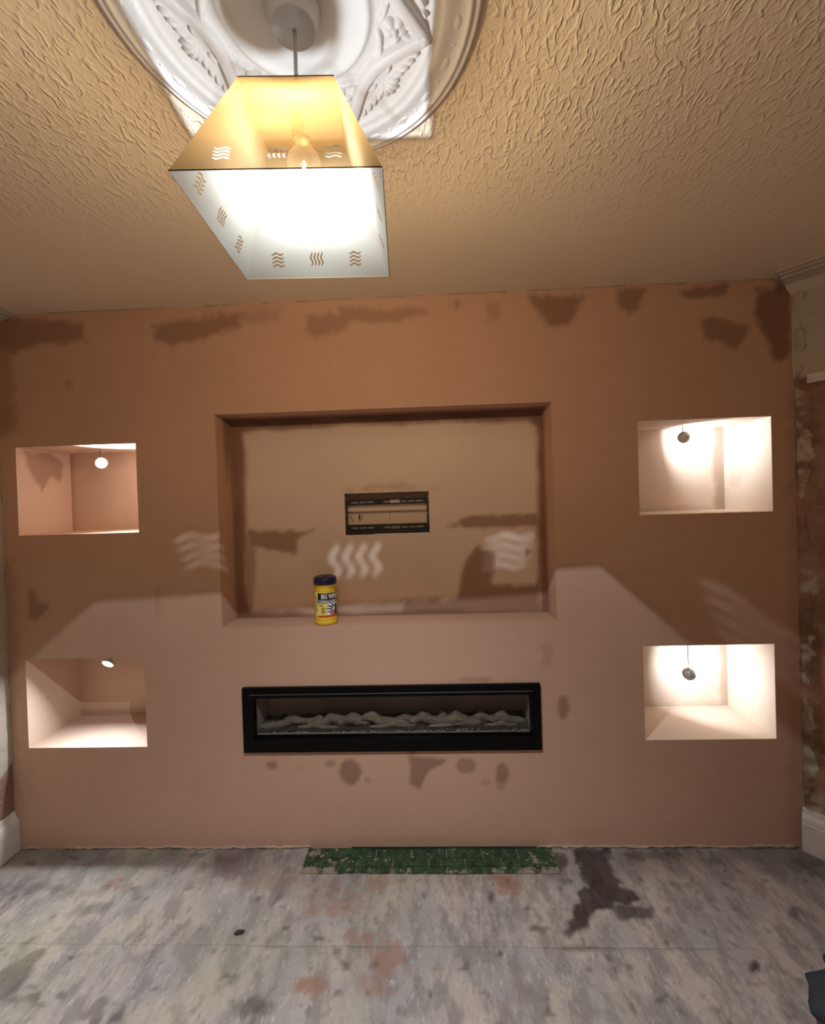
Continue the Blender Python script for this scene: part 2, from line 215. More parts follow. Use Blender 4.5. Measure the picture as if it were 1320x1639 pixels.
def floor_material():
    t = NT('residue_covered_boards'); a = t.attr('stain')
    v = t.coord()
    st = t.coord((1, .45, 1))
    n1 = t.noise(v, 3.5, 5); n2 = t.noise(st, 38, 5, .65); n3 = t.noise(st, 95, 4, .7); n4 = t.noise(st, 14, 5, .6)
    c = t.mix(t.ramp(n1, .38, .62), (.33, .295, .28), (.43, .36, .30))
    c = t.mix(t.math('MULTIPLY', t.ramp(n4, .44, .60), .7), c, (.21, .18, .168))
    c = t.mix(t.math('MULTIPLY', t.ramp(n2, .52, .68), .38), c, (.54, .49, .44))
    c = t.mix(t.math('MULTIPLY', t.ramp(n3, .56, .68), .55), c, (.17, .145, .14))
    c = t.mix(t.math('MULTIPLY', t.ramp(t.noise(st, 60, 4, .6), .60, .70), .4), c, (.62, .57, .53))
    brk = t.math('ADD', t.math('MULTIPLY', n2, .5), .72)
    pink = t.math('MULTIPLY', a[1], brk, clamp=True)
    c = t.mix(pink, c, (.30, .145, .10))
    dk = t.math('MULTIPLY', a[0], brk, clamp=True)
    c = t.mix(dk, c, (.035, .018, .014))
    c = t.mix(t.math('MULTIPLY', a[2], .8), c, (.34, .33, .20))
    t.bump(t.math('ADD', t.math('MULTIPLY', n2, .7), t.math('MULTIPLY', n3, .5)), .55, .008)
    return t.done(c, .8, 0, .25)

def tile_material():
    t = NT('green_glazed_tile'); v = t.coord(kind='Object')
    oi = t.node('ShaderNodeObjectInfo')
    vm = t.node('ShaderNodeVectorMath', operation='ADD'); t.l.new(v, vm.inputs[0]); t.l.new(oi.outputs['Location'], vm.inputs[1])
    p = vm.outputs[0]
    n = t.noise(p, 30, 5, .65); m = t.noise(p, 75, 5, .7)
    c = t.mix(t.ramp(n, .3, .7), (.010, .024, .011), (.036, .078, .033))
    sp = t.node('ShaderNodeSeparateXYZ'); t.l.new(p, sp.inputs[0])
    edge = t.math('ADD', t.ramp(sp.outputs[1], -.085, -.125, 0, .085), t.ramp(t.math('ABSOLUTE', t.math('ADD', sp.outputs[0], .04)), .28, .50, 0, .09))
    wear = t.math('ADD', t.math('ADD', t.math('MULTIPLY', oi.outputs['Random'], .09), edge), t.noise(p, 22, 6, .7))
    c = t.mix(t.math('MULTIPLY', t.ramp(wear, .62, .74), .92), c, t.mix(m, (.16, .13, .095), (.36, .30, .235)))
    c = t.mix(t.math('MULTIPLY', t.ramp(m, .65, .72), .75), c, (.40, .37, .30))
    t.bump(m, .4, .003)
    return t.done(c, .45, 0, .4)

def white_plaster_material():
    t = NT('white_painted_plasterwork'); v = t.coord(); n = t.noise(v, 14, 5)
    t.bump(t.noise(v, 70, 4), .35, .003)
    return t.done(t.mix(n, (.70, .695, .68), (.80, .795, .78)), .5, 0, .35)

def old_wall_material():
    t = NT('stripped_old_wall'); v = t.coord(); a = t.attr('stain')
    n1 = t.noise(v, 5, 5, .6); n2 = t.noise(v, 30, 5, .65)
    paint = t.mix(n2, (.36, .30, .235), (.44, .375, .30))
    bare = t.mix(t.ramp(n1, .35, .65), (.16, .075, .045), (.30, .165, .115))
    bare = t.mix(t.math('MULTIPLY', t.ramp(n2, .55, .7), .5), bare, (.38, .25, .19))
    c = t.mix(a[0], paint, bare)
    c = t.mix(a[1], c, (.31, .235, .18))
    t.bump(t.math('ADD', n2, n1), .7, .008)
    return t.done(c, .8, 0, .2)

def shade_material():
    """thin smoked-amber vellum: most of the light that gets out goes straight through, tinted; very little is scattered"""
    t = NT('amber_vellum_lampshade'); v = t.coord(); n = t.noise(v, 9, 4); f = t.noise(t.coord((1, 1, 3)), 160, 2)
    d = t.node('ShaderNodeBsdfDiffuse'); tr = t.node('ShaderNodeBsdfTranslucent'); tp = t.node('ShaderNodeBsdfTransparent')
    a1 = t.node('ShaderNodeAddShader'); a2 = t.node('ShaderNodeAddShader')
    t.put(d.inputs[0], t.mix(n, SHADE_IN, tuple(c * 1.15 for c in SHADE_IN)))
    t.put(tr.inputs[0], t.mix(n, SHADE_SCATTER, tuple(c * 1.2 for c in SHADE_SCATTER)))
    t.put(tp.inputs[0], t.mix(t.math('MULTIPLY', f, .25), SHADE_TINT, tuple(c * .8 for c in SHADE_TINT)))
    t.l.new(d.outputs[0], a1.inputs[0]); t.l.new(tr.outputs[0], a1.inputs[1]); t.l.new(a1.outputs[0], a2.inputs[0]); t.l.new(tp.outputs[0], a2.inputs[1])
    t.l.new(a2.outputs[0], t.out.inputs[0])
    return t.m
SHADE_IN = (.026, .0252, .0215); SHADE_SCATTER = (.0215, .0106, .0029); SHADE_TINT = (.245, .172, .102)

def clear_glass(name, tint=(1, 1, 1), gloss=.08, rough=.02, haze=0):
    t = NT(name)
    tr = t.node('ShaderNodeBsdfTransparent'); gl = t.node('ShaderNodeBsdfGlossy'); mx = t.node('ShaderNodeMixShader')
    lw = t.node('ShaderNodeFresnel'); lw.inputs[0].default_value = 1.45
    t.put(tr.inputs[0], tint); gl.inputs['Roughness'].default_value = rough
    t.put(gl.inputs[0], t.mix(t.noise(t.coord(), 6), (.9, .9, .9), (1, 1, 1)))
    t.l.new(t.math('MULTIPLY', lw.outputs[0], gloss * 10, clamp=True), mx.inputs[0])
    t.l.new(tr.outputs[0], mx.inputs[1]); t.l.new(gl.outputs[0], mx.inputs[2])
    if haze:
        em = t.node('ShaderNodeEmission'); em.inputs[0].default_value = (1, .96, .9, 1); em.inputs[1].default_value = haze; ad = t.node('ShaderNodeAddShader')
        t.l.new(mx.outputs[0], ad.inputs[0]); t.l.new(em.outputs[0], ad.inputs[1]); t.l.new(ad.outputs[0], t.out.inputs[0])
    else:
        t.l.new(mx.outputs[0], t.out.inputs[0])
    return t.m

def glow(name, color, strength, base=.8):
    t = NT(name); t.b.inputs['Emission Color'].default_value = (*color, 1); t.b.inputs['Emission Strength'].default_value = strength
    return t.done((base, base, base), .4, 0, .3 if base > .1 else 0)

def wood(name, a, b, axis=0):
    t = NT(name); sc = [6, 6, 6]; sc[axis] = .8
    v = t.coord(tuple(sc)); n = t.noise(v, 9, 6, .6, .6)
    t.bump(n, .3, .003)
    c = t.mix(n, a, b)
    k = t.noise(t.coord(), 20, 3)
    return t.done(t.mix(t.math('MULTIPLY', t.ramp(k, .62, .75), .5), c, tuple(x * .4 for x in a)), .75, 0, .2)

M = dict(
    plaster=plaster_material(), ceiling=ceiling_material(), floor=floor_material(), tile=tile_material(),
    rose=white_plaster_material(), oldwall=old_wall_material(), shade=shade_material(),
    cream=simple('cream_wall_paint', (.80, .74, .66), .7, scale=4),
    oldcream=simple('aged_cornice_paint', (.46, .385, .31), .7, scale=4),
    paint=simple('chipped_white_gloss', (.56, .50, .44), .45, spec=.4, scale=18, var=.18, bump=.002),
    filler=simple('ragged_filler', (.42, .30, .22), .9, scale=40, var=.35, bump=.01),
    rim=simple('shade_edge_tape', (.05, .034, .016), .8, spec=.05),
    plastic=simple('white_plastic', (.66, .64, .60), .4, spec=.45),
    cable=simple('grey_flex', (.42, .42, .42), .5),
    silver=simple('silver_lamp_housing', (.62, .62, .61), .4, .35, spec=.5, scale=90),
    darkflex=simple('dark_grey_flex', (.10, .095, .09), .6),
    metal=simple('brushed_metal', (.55, .55, .54), .35, 1.0, scale=60),
    black=simple('black_gloss_frame', (.0022, .0022, .0025), .30, spec=.12),
    lip=simple('dark_metal_lip', (.10, .095, .09), .35, .6),
    blackmetal=simple('black_powder_coat', (.012, .010, .009), .45, spec=.4),
    firebox=simple('charcoal_firebox', (.58, .51, .47), .7, scale=5, var=.3),
    log=wood('ashen_driftwood', (.07, .06, .048), (.66, .59, .49), 0),
    ember=simple('grey_ember_bed', (.10, .09, .078), .85, scale=50, var=.6, bump=.01),
    crystal=simple('pale_grit_strip', (.75, .74, .72), .5, scale=80, var=.4),
    glassdark=clear_glass('tinted_fire_glass', (.80, .78, .76), .02, .08),
    glass=clear_glass('glowing_bulb_glass', (1, 1, 1), .012, .05, .25),
    filament=glow('hot_filament', (1, .95, .88), .9, .00002),
    lens=glow('lit_lens', (.95, .98, 1.0), 14),
    timber=wood('sawn_softwood', (.66, .47, .34), (.80, .62, .47), 0),
    board=wood('pale_board', (.68, .50, .37), (.80, .64, .50), 0),
    dark_cavity=simple('cavity_shadow_board', (.10, .075, .06), .9),
    yellow=simple('yellow_plastic', (.80, .50, .03), .35, spec=.5, var=.06),
    navy=simple('navy_plastic', (.012, .022, .09), .35, spec=.5),
    ink=simple('black_print', (.010, .008, .008), .4), white=simple('white_print', (.80, .78, .74), .4, var=.04),
    greyprint=simple('grey_print', (.08, .075, .075), .4), red=simple('red_print', (.55, .10, .02), .4),
    pinkprint=simple('pink_print', (.45, .16, .22), .4), pale=simple('pale_yellow_print', (.82, .62, .18), .4),
    olive=simple('olive_print', (.40, .28, .03), .4), paper=simple('pale_sticker', (.50, .43, .34), .6),
    grime=simple('grime_joint', (.20, .175, .16), .9), mortar=simple('gritty_mortar', (.26, .22, .19), .9, scale=60, var=.4),
    cloth=simple('dark_blue_grey_cloth', (.035, .045, .055), .85, scale=120, var=.35, bump=.004),
    chip=simple('dark_debris', (.03, .024, .022), .8, var=.4),
)

# ------------------------------------------------------------------ object helpers
def link(name, mesh, mat=None, parent=None, smooth=False):
    o = bpy.data.objects.new(name, mesh); COL.objects.link(o)
    if mat is not None:
        mesh.materials.append(mat)
    if parent is not None:
        o.parent = parent
        if parent.type == 'EMPTY':      # parts are modelled in room coordinates
            o.matrix_parent_inverse = Matrix.Translation(-parent.location)
    if smooth:
        mesh.polygons.foreach_set('use_smooth', [True] * len(mesh.polygons))
    return o

def link_bm(name, bm, mat=None, parent=None, smooth=False):
    bmesh.ops.recalc_face_normals(bm, faces=bm.faces)
    me = bpy.data.meshes.new(name); bm.to_mesh(me); bm.free()
    return link(name, me, mat, parent, smooth)

def empty(name, loc, label, cat, group=None):
    o = bpy.data.objects.new(name, None); COL.objects.link(o); o.location = loc; o.empty_display_size = .05
    bpy.context.view_layer.update()
    return tag(o, label, cat, group)

def tag(o, label, cat, group=None):
    o['label'] = label; o['category'] = cat
    if group:
        o['group'] = group
    return o

def structure(o, label=None):
    o['kind'] = 'structure'
    if label:
        o['label'] = label
    return o

def box(bm, x0, x1, y0, y1, z0, z1, bevel=0.0):
    vs = [bm.verts.new((x, y, z)) for z in (z0, z1) for x, y in ((x0, y0), (x1, y0), (x1, y1), (x0, y1))]
    fs = [bm.faces.new([vs[i] for i in f]) for f in ((3, 2, 1, 0), (4, 5, 6, 7), (0, 1, 5, 4), (1, 2, 6, 5), (2, 3, 7, 6), (3, 0, 4, 7))]
    if bevel:
        es = list({e for f in fs for e in f.edges})
        bmesh.ops.bevel(bm, geom=es, offset=bevel, segments=2, affect='EDGES', profile=.6)
    return vs

def boxobj(name, dims, mat, parent=None, bevel=0.0):
    bm = bmesh.new(); box(bm, *dims, bevel); return link_bm(name, bm, mat, parent)

def lathe(bm, prof, n=32, c=(0, 0, 0), mat=None, cap=True):
    """prof: (radius, z) pairs; mat: optional Matrix applied afterwards"""
    rings = []; c = Vector(c)
    for r, z in prof:
        ring = []
        for i in range(n):
            a = 2 * math.pi * i / n
            p = Vector((r * math.cos(a), r * math.sin(a), z))
            if mat is not None:
                p = mat @ p
            ring.append(bm.verts.new(p + c))
        rings.append(ring)
    for a, b in zip(rings, rings[1:]):
        for i in range(n):
            bm.faces.new((a[i], a[(i + 1) % n], b[(i + 1) % n], b[i]))
    if cap:
        bm.faces.new(rings[0]); bm.faces.new(rings[-1])

def tube(bm, pts, rad, n=8, cap=True):
    pts = [Vector(p) for p in pts]
    rads = rad if isinstance(rad, (list, tuple)) else [rad] * len(pts)
    rings = []; up = Vector((0, 0, 1))
    for i, p in enumerate(pts):
        d = (pts[min(i + 1, len(pts) - 1)] - pts[max(i - 1, 0)]).normalized()
        a = d.cross(up if abs(d.z) < .95 else Vector((1, 0, 0))).normalized(); b = d.cross(a)
        rings.append([bm.verts.new(p + (a * math.cos(2 * math.pi * k / n) + b * math.sin(2 * math.pi * k / n)) * rads[i]) for k in range(n)])
    for r0, r1 in zip(rings, rings[1:]):
        for k in range(n):
            bm.faces.new((r0[k], r0[(k + 1) % n], r1[(k + 1) % n], r1[k]))
    if cap:
        bm.faces.new(rings[0]); bm.faces.new(rings[-1])

def lines(a, b, cuts, step):
    ks = sorted({a, b, *[c for c in cuts if a < c < b]}); out = []
    for p, q in zip(ks, ks[1:]):
        n = max(1, int(math.ceil((q - p) / step)))
        out += [p + (q - p) * i / n for i in range(n)]
    return out + [b]

def patch(name, us, vs, place, holes=(), stain=None, mat=None, parent=None, height=None):
    """grid of quads over (u, v); place(u, v, h) -> 3 arrays; stain(u, v) -> (n, 3) colour attribute"""
    U, V = np.meshgrid(us, vs); nu, nv = len(us), len(vs)
    hgt = height(U.ravel(), V.ravel()) if height else 0 * U.ravel()
    P = np.stack(place(U.ravel(), V.ravel(), hgt), -1)
    I = np.arange(nu * nv).reshape(nv, nu)
    Q = np.stack([I[:-1, :-1], I[:-1, 1:], I[1:, 1:], I[1:, :-1]], -1)
    cu = (np.array(us)[:-1] + np.array(us)[1:]) / 2; cv = (np.array(vs)[:-1] + np.array(vs)[1:]) / 2
    CU, CV = np.meshgrid(cu, cv); keep = np.ones(CU.shape, bool)
    for (a, b, c, d) in holes:
        keep &= ~((CU > a) & (CU < b) & (CV > c) & (CV < d))
    Q = Q[keep]
    used = np.zeros(nu * nv, bool); used[Q.ravel()] = True
    remap = np.cumsum(used) - 1
    Q = remap[Q]; P = P[used]
    me = bpy.data.meshes.new(name)
    me.vertices.add(len(P)); me.vertices.foreach_set('co', P.astype(np.float32).ravel())
    me.loops.add(Q.size); me.loops.foreach_set('vertex_index', Q.astype(np.int32).ravel())
    me.polygons.add(len(Q)); me.polygons.foreach_set('loop_start', np.arange(0, Q.size, 4, dtype=np.int32))
    me.update(calc_edges=True); me.validate()
    if stain is not None:
        c = np.zeros((len(P), 4), np.float32); c[:, 3] = 1
        c[:, :3] = stain(U.ravel()[used], V.ravel()[used])
        at = me.color_attributes.new('stain', 'FLOAT_COLOR', 'POINT'); at.data.foreach_set('color', c.ravel())
    return link(name, me, mat, parent)

def s3(r=0, g=0, b=0, like=None):
    z = np.zeros(like.shape)
    return np.stack([z + r, z + g, z + b], -1)

# ------------------------------------------------------------------ the media wall
def wall_stain(x, z):
    return s3(np.clip(blobs(x, z, WALL) * .95, 0, 1), 0, 0, like=x)

NC = list(NICHE.values())
wx = lines(XL, XR, [v for n in NC for v in n[:2]] + list(TV[:2]) + list(FIRE[:2]), .010)
wz = lines(0, H, [v for n in NC for v in n[2:]] + list(TV[2:]) + list(FIRE[2:]), .010)
wall = patch('wall_back', wx, wz, lambda u, v, h: (u, 0 * u + h, v), NC + [TV, FIRE], wall_stain, M['plaster'],
             height=lambda u, v: (fbm(u, v, 1.3, 5, 3) - .5) * .0035 * np.clip(np.minimum.reduce([u - XL, XR - u, v, H - v]) * 20, 0, 1) * 0)
structure(wall, 'freshly skimmed pink plaster media wall with a TV recess, four niches and a fire opening')

def recess(name, rect, depth, faces, stains_shade, hole=None, step=.014):
    """five sided plaster recess in one mesh: back, left, right, top, bottom"""
    x0, x1, z0, z1 = rect
    xs, zs = lines(x0, x1, hole[:2] if hole else (), step), lines(z0, z1, hole[2:] if hole else (), step)
    ys = lines(0, depth, (), step)
    objs = [patch(name, xs, zs, lambda u, v, h: (u, 0 * u + depth, v), [hole] if hole else (), stains_shade.get('back'), M['plaster']),
            patch('l', ys, zs, lambda u, v, h: (0 * u + x0, u, v), (), stains_shade.get('left'), None),
            patch('r', ys, zs, lambda u, v, h: (0 * u + x1, u, v), (), stains_shade.get('right'), None),
            patch('t', xs, ys, lambda u, v, h: (u, v, 0 * u + z1), (), stains_shade.get('top'), None),
            patch('b', xs, ys, lambda u, v, h: (u, v, 0 * u + z0), (), stains_shade.get('bottom'), None)]
    bm = bmesh.new()
    for o in objs:
        bm.from_mesh(o.data)
    for o in objs[1:]:
        me = o.data; bpy.data.objects.remove(o); bpy.data.meshes.remove(me)
    bm.to_mesh(objs[0].data); bm.free()
    objs[0].parent = wall
    return objs[0]

zero = lambda u, v: s3(like=u)
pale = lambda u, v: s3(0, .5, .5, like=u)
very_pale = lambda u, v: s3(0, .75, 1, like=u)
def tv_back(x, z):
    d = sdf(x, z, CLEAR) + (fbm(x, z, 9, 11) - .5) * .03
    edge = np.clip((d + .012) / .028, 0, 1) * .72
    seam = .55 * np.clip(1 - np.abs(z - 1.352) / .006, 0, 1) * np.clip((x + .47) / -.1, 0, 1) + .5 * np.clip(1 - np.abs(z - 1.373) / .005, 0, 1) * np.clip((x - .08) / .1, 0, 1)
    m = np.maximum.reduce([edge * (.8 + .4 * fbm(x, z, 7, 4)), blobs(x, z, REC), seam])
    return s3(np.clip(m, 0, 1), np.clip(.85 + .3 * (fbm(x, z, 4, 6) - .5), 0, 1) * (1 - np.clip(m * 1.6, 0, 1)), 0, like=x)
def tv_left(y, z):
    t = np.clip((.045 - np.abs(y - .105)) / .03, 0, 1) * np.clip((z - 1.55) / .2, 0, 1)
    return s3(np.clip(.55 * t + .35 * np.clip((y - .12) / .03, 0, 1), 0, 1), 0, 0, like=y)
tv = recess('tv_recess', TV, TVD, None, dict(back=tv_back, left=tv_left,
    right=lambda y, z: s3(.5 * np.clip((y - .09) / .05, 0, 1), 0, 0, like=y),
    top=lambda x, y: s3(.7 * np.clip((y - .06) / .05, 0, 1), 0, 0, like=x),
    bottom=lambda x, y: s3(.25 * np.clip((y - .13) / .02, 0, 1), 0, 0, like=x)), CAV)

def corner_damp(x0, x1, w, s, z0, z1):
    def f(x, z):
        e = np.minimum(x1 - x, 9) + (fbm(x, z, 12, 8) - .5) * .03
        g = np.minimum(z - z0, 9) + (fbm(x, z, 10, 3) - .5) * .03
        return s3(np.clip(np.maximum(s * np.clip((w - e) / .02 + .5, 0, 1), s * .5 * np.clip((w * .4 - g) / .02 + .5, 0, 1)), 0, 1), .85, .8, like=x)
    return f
for k, rect in NICHE.items():
    st = {}
    if k == 'UL':
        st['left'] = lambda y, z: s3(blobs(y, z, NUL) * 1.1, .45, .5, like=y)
        st['back'] = lambda x, z: s3(.3 * np.clip((.03 - (x + 1.7917)) / .02, 0, 1), .4, .5, like=x)  # shadow in the back-left corner painted in as a darker strip
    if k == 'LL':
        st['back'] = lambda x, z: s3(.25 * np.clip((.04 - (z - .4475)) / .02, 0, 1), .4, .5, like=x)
    if k == 'UR':
        st['right'] = lambda y, z: s3(blobs(y, z, NUR) * .45, .85, 1, like=y)
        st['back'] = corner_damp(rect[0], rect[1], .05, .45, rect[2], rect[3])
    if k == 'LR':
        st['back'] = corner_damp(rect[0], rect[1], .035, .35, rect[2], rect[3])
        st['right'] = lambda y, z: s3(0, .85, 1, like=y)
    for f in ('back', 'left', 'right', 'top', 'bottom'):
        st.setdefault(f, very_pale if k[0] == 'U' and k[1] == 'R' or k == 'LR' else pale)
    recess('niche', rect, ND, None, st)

# cavity behind the TV, its timber and board
bm = bmesh.new()
cx0, cx1, cz0, cz1 = CAV
def quad(bm, *p):
    return bm.faces.new([bm.verts.new(q) for q in p])
ya, yb = TVD, TVD + .062
quad(bm, (cx0, ya, cz0), (cx0, yb, cz0), (cx0, yb, cz1), (cx0, ya, cz1)); quad(bm, (cx1, ya, cz0), (cx1, yb, cz0), (cx1, yb, cz1), (cx1, ya, cz1))
quad(bm, (cx0, ya, cz1), (cx0, yb, cz1), (cx1, yb, cz1), (cx1, ya, cz1)); quad(bm, (cx0, ya, cz0), (cx0, yb, cz0), (cx1, yb, cz0), (cx1, ya, cz0))
link_bm('cut_opening', bm, M['paper'], wall)
boxobj('backing_board', (cx0, cx1, yb - .012, yb, cz0, cz1), M['board'], wall)
boxobj('timber_batten', (cx0 + .001, cx1 - .001, TVD + .013, TVD + .030, 1.4775, 1.4955), M['timber'], wall, .001)
boxobj('timber_batten', (cx0 + .001, cx1 - .001, TVD + .013, TVD + .030, 1.356, 1.374), M['timber'], wall, .001)
boxobj('timber_batten', (cx0 + .001, cx1 - .001, yb - .036, yb - .012, 1.440, 1.487), M['timber'], wall, .002)
# splits and a scrap of dark packing seen on the board
bm = bmesh.new()
for a, b, w in (((-.372, 1.425), (-.352, 1.386), .002), ((-.322, 1.432), (-.325, 1.392), .006), ((-.305, 1.425), (-.322, 1.388), .0025), ((-.178, 1.438), (-.178, 1.39), .0012), ((-.112, 1.40), (-.108, 1.408), .001)):
    d = Vector((b[0] - a[0], 0, b[1] - a[1])).normalized(); n = Vector((d.z, 0, -d.x)) * w / 2
    A = Vector((a[0], yb - .0135, a[1])); B = Vector((b[0], yb - .0135, b[1]))
    vs = []
    for dy in (0, .0015):
        vs += [bm.verts.new(p + Vector((0, dy, 0))) for p in (A - n * .3, A + n * .3, (A + B) / 2 + n * 1.8, B + n * .2, B - n * .2, (A + B) / 2 - n * 1.2)]
    bm.faces.new(vs[:6]); bm.faces.new(vs[6:])
    for i in range(6):
        bm.faces.new((vs[i], vs[(i + 1) % 6], vs[6 + (i + 1) % 6], vs[6 + i]))
link_bm('board_split', bm, M['chip'], wall)

# filler line where the wall meets the floor, and along the top
def bead(name, p0, p1, rad, n, mat, seed, parent=None, keep=None, zs=.6):
    rnd = random.Random(seed); bm = bmesh.new(); run = []
    p0, p1 = Vector(p0), Vector(p1)
    for i in range(n + 1):
        t = i / n
        if keep and not keep(t):
            if len(run) > 1: tube(bm, [r[0] for r in run], [r[1] for r in run], 6)
            run = []; continue
        p = p0.lerp(p1, t) + Vector((0, rnd.uniform(-.2, .2) * rad, rnd.uniform(-.5, .5) * rad))
        run.append((p, rad * rnd.uniform(.35, 1.0)))
    if len(run) > 1: tube(bm, [r[0] for r in run], [r[1] for r in run], 6)
    return link_bm(name, bm, mat, parent, True)
fl = bead('trim_1', (XL + .03, -.001, .006), (XR - .03, -.001, .006), .008, 150, M['filler'], 4, keep=lambda t: not (.39 < t < .68) and not (.03 < t < .06))
structure(fl, 'thin ragged line of pale filler along the foot of the media wall')
fl2 = bead('trim_2', (XL + .06, -.001, H - .001), (XR - .06, -.001, H - .001), .004, 160, M['filler'], 9, keep=lambda t: vnoise(np.array(t * 40.), np.array(1.), 2) > .35)
structure(fl2, 'crumbly filler line along the top of the media wall')

# ------------------------------------------------------------------ floor
base = boxobj('floor', (XL - .05, XE + .05, YB - .05, .35, -.06, -.012), M['grime'])
structure(base, 'old floorboards covered in grey residue, spills and plaster splashes')
def floor_stain(x, y):
    d = blobs(x, y, FD, 2.0); p = blobs(x, y, [(q, k * .9, w * 1.5) for q, k, w in FP], 2.2) * np.clip(.55 + .9 * fbm(x, y, 45, 19), 0, 1)
    band = .62 * np.clip((y + .20) / .14, 0, 1) * fbm(x, y, 9, 21) * 1.3
    spots = np.clip((fbm(x, y, 26, 31, 3) - .70) * 7, 0, 1) * .55
    d = np.clip(np.maximum.reduce([d, band, spots]), 0, 1)
    ol = np.clip((fbm(x, y * .6, 4, 77, 3) - .60) * 4, 0, 1) * .35
    return s3(d, p, ol, like=x)
edges = [.03, -.126, -.262, -.399, -.53, -.665, -.80, -.94, -1.08, -1.21, -1.35, -1.49, -1.62, -1.76, -1.9, -2.04, -2.17, -2.3, -2.44, -2.58, -2.72, -2.9]
HX0, HX1 = -.557, .478
MAIN_JOINT = -.399            # the one joint that still shows clearly under the residue
def floor_h(x, y, y0, y1):
    h = (fbm(x, y, 30, 5) - .5) * .005 + (fbm(x, y, 6, 15, 3) - .5) * .004
    for ye in (y0, y1):
        g = .0045 if ye == MAIN_JOINT else .0008
        op = np.clip((fbm(x, 0 * y + round(ye * 10), 2.6, 33) - .36) * 5, .1, 1) * np.clip((1.05 - np.abs(x + .05)) * 6, .1, 1)
        h = h - np.clip(1 - np.abs(y - ye) / (.008 if ye == MAIN_JOINT else .006), 0, 1) ** 1.5 * g * op
    return h
for i, (y1, y0) in enumerate(zip(edges, edges[1:])):
    segs = [(XL, HX0), (HX1, XE)] if i == 0 else [(XL, XE)]
    st = .0075 if y0 > -.7 else .06
    e0 = .0003 if y0 == MAIN_JOINT else 0; e1 = .0003 if y1 == MAIN_JOINT else 0
    for a, b in segs:
        patch('floorboard', lines(a, b, (), st), lines(y0 + e0, y1 - e1, [y0 + .002, y0 + .004, y1 - .002, y1 - .004], st), lambda u, v, h: (u, v, h), (), floor_stain, M['floor'], base,
              height=lambda u, v, y0=y0, y1=y1: floor_h(u, v, y0, y1))
# hearth strip of green tiles
boxobj('mortar_bed', (HX0 - .004, HX1 + .004, -.127, .03, -.012, -.004), M['mortar'], base)
rnd = random.Random(3)
nt = 7; tw = (HX1 - HX0) / nt
for r, (ty0, ty1) in enumerate(((-.050, .008), (-.090, -.053), (-.124, -.093))):
    off = .5 if r == 1 else 0
    k = -off
    while k < nt:
        a = max(HX0, HX0 + k * tw) + .0015; b = min(HX1, HX0 + (k + 1) * tw) - .0015
        k += 1
        if b - a < .02: continue
        bm = bmesh.new(); box(bm, a - (a + b) / 2, b - (a + b) / 2, ty0 - (ty0 + ty1) / 2, ty1 - (ty0 + ty1) / 2, -.006, .0015 + rnd.uniform(-.0015, .0015), .0015)
        t = link_bm('hearth_tile', bm, M['tile']); t.location = ((a + b) / 2, (ty0 + ty1) / 2, 0); t.rotation_euler = (rnd.uniform(-.01, .01), rnd.uniform(-.006, .006), 0); t.parent = base
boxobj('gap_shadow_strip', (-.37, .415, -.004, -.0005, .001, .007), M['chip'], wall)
# lumps of dried mortar stuck on the tiles and boards by the hearth
bm = bmesh.new()
for k in range(110):
    x = rnd.uniform(HX0 - .05, HX1 + .12); y = rnd.uniform(-.15, -.01); r = rnd.uniform(.0015, .0045)
    bmesh.ops.create_icosphere(bm, subdivisions=1, radius=r, matrix=Matrix.Translation((x, y, .001)) @ Matrix.Diagonal((1, rnd.uniform(.5, 1), .45, 1)))
lum = link_bm('mortar_crumbs', bm, M['filler'], base); lum['kind'] = 'stuff'

# ------------------------------------------------------------------ ceiling, other walls, trims
structure(boxobj('ceiling', (XL - .1, XE + .1, YB - .1, .35, H, H + .05), M['ceiling']), 'cream ceiling with a wavy raised anaglypta texture')
def right_stain(y, z):
    n = fbm(y, z, 7, 41)
    bare = np.clip((1.935 - z + (fbm(y, z, 5, 2) - .5) * .02) / .01, 0, 1)
    pale = np.clip((n - .58) * 5, 0, 1) * bare * .6 + np.clip((.27 - z + (n - .5) * .14) / .04, 0, 1) * .9 + np.clip(1 - np.abs(z - 1.05 + (n - .5) * .3) / .25, 0, 1) * .25
    return s3(bare, np.clip(pale, 0, 1), 0, like=y)
def rough(u, v):
    return (fbm(u, v, 18, 7) - .5) * .008
RIGHT_PATH = [(XR - .005 - .05, .06), (XE, -.352), (XE, YB)]
LEFT_PATH = [(XL, .02), (XL, YB)]
def offset_path(path, sgn):
    """points of a wall line with the mitred direction that faces the room"""
    out = []
    for i, p in enumerate(path):
        ns = []
        for q0, q1 in ((i - 1, i), (i, i + 1)):
            if q0 >= 0 and q1 < len(path):
                d = (Vector(path[q1]) - Vector(path[q0])).normalized(); ns.append(Vector((d.y, -d.x)) * sgn)
        n = sum(ns, Vector((0, 0))) / len(ns); n = n / n.dot(ns[0])
        out.append((Vector(p), n))
    return out
def extrude(name, prof, path, sgn, mat, start=0.0):
    bm = bmesh.new(); rings = []; op = offset_path(path, sgn)
    for i, (p, n) in enumerate(op):
        if i == 0 and start:
            p = p + (op[1][0] - p).normalized() * start
        rings.append([bm.verts.new((p.x + n.x * q, p.y + n.y * q, z)) for q, z in prof])
    for a, b in zip(rings, rings[1:]):
        for k in range(len(prof) - 1):
            bm.faces.new((a[k], a[k + 1], b[k + 1], b[k]))
    bm.faces.new(rings[0])
    return link_bm(name, bm, mat)
P0, P1, P2 = [Vector(p) for p in RIGHT_PATH]
DR = (P1 - P0).normalized(); NR = Vector((DR.y, -DR.x)); LR_ = (P1 - P0).length
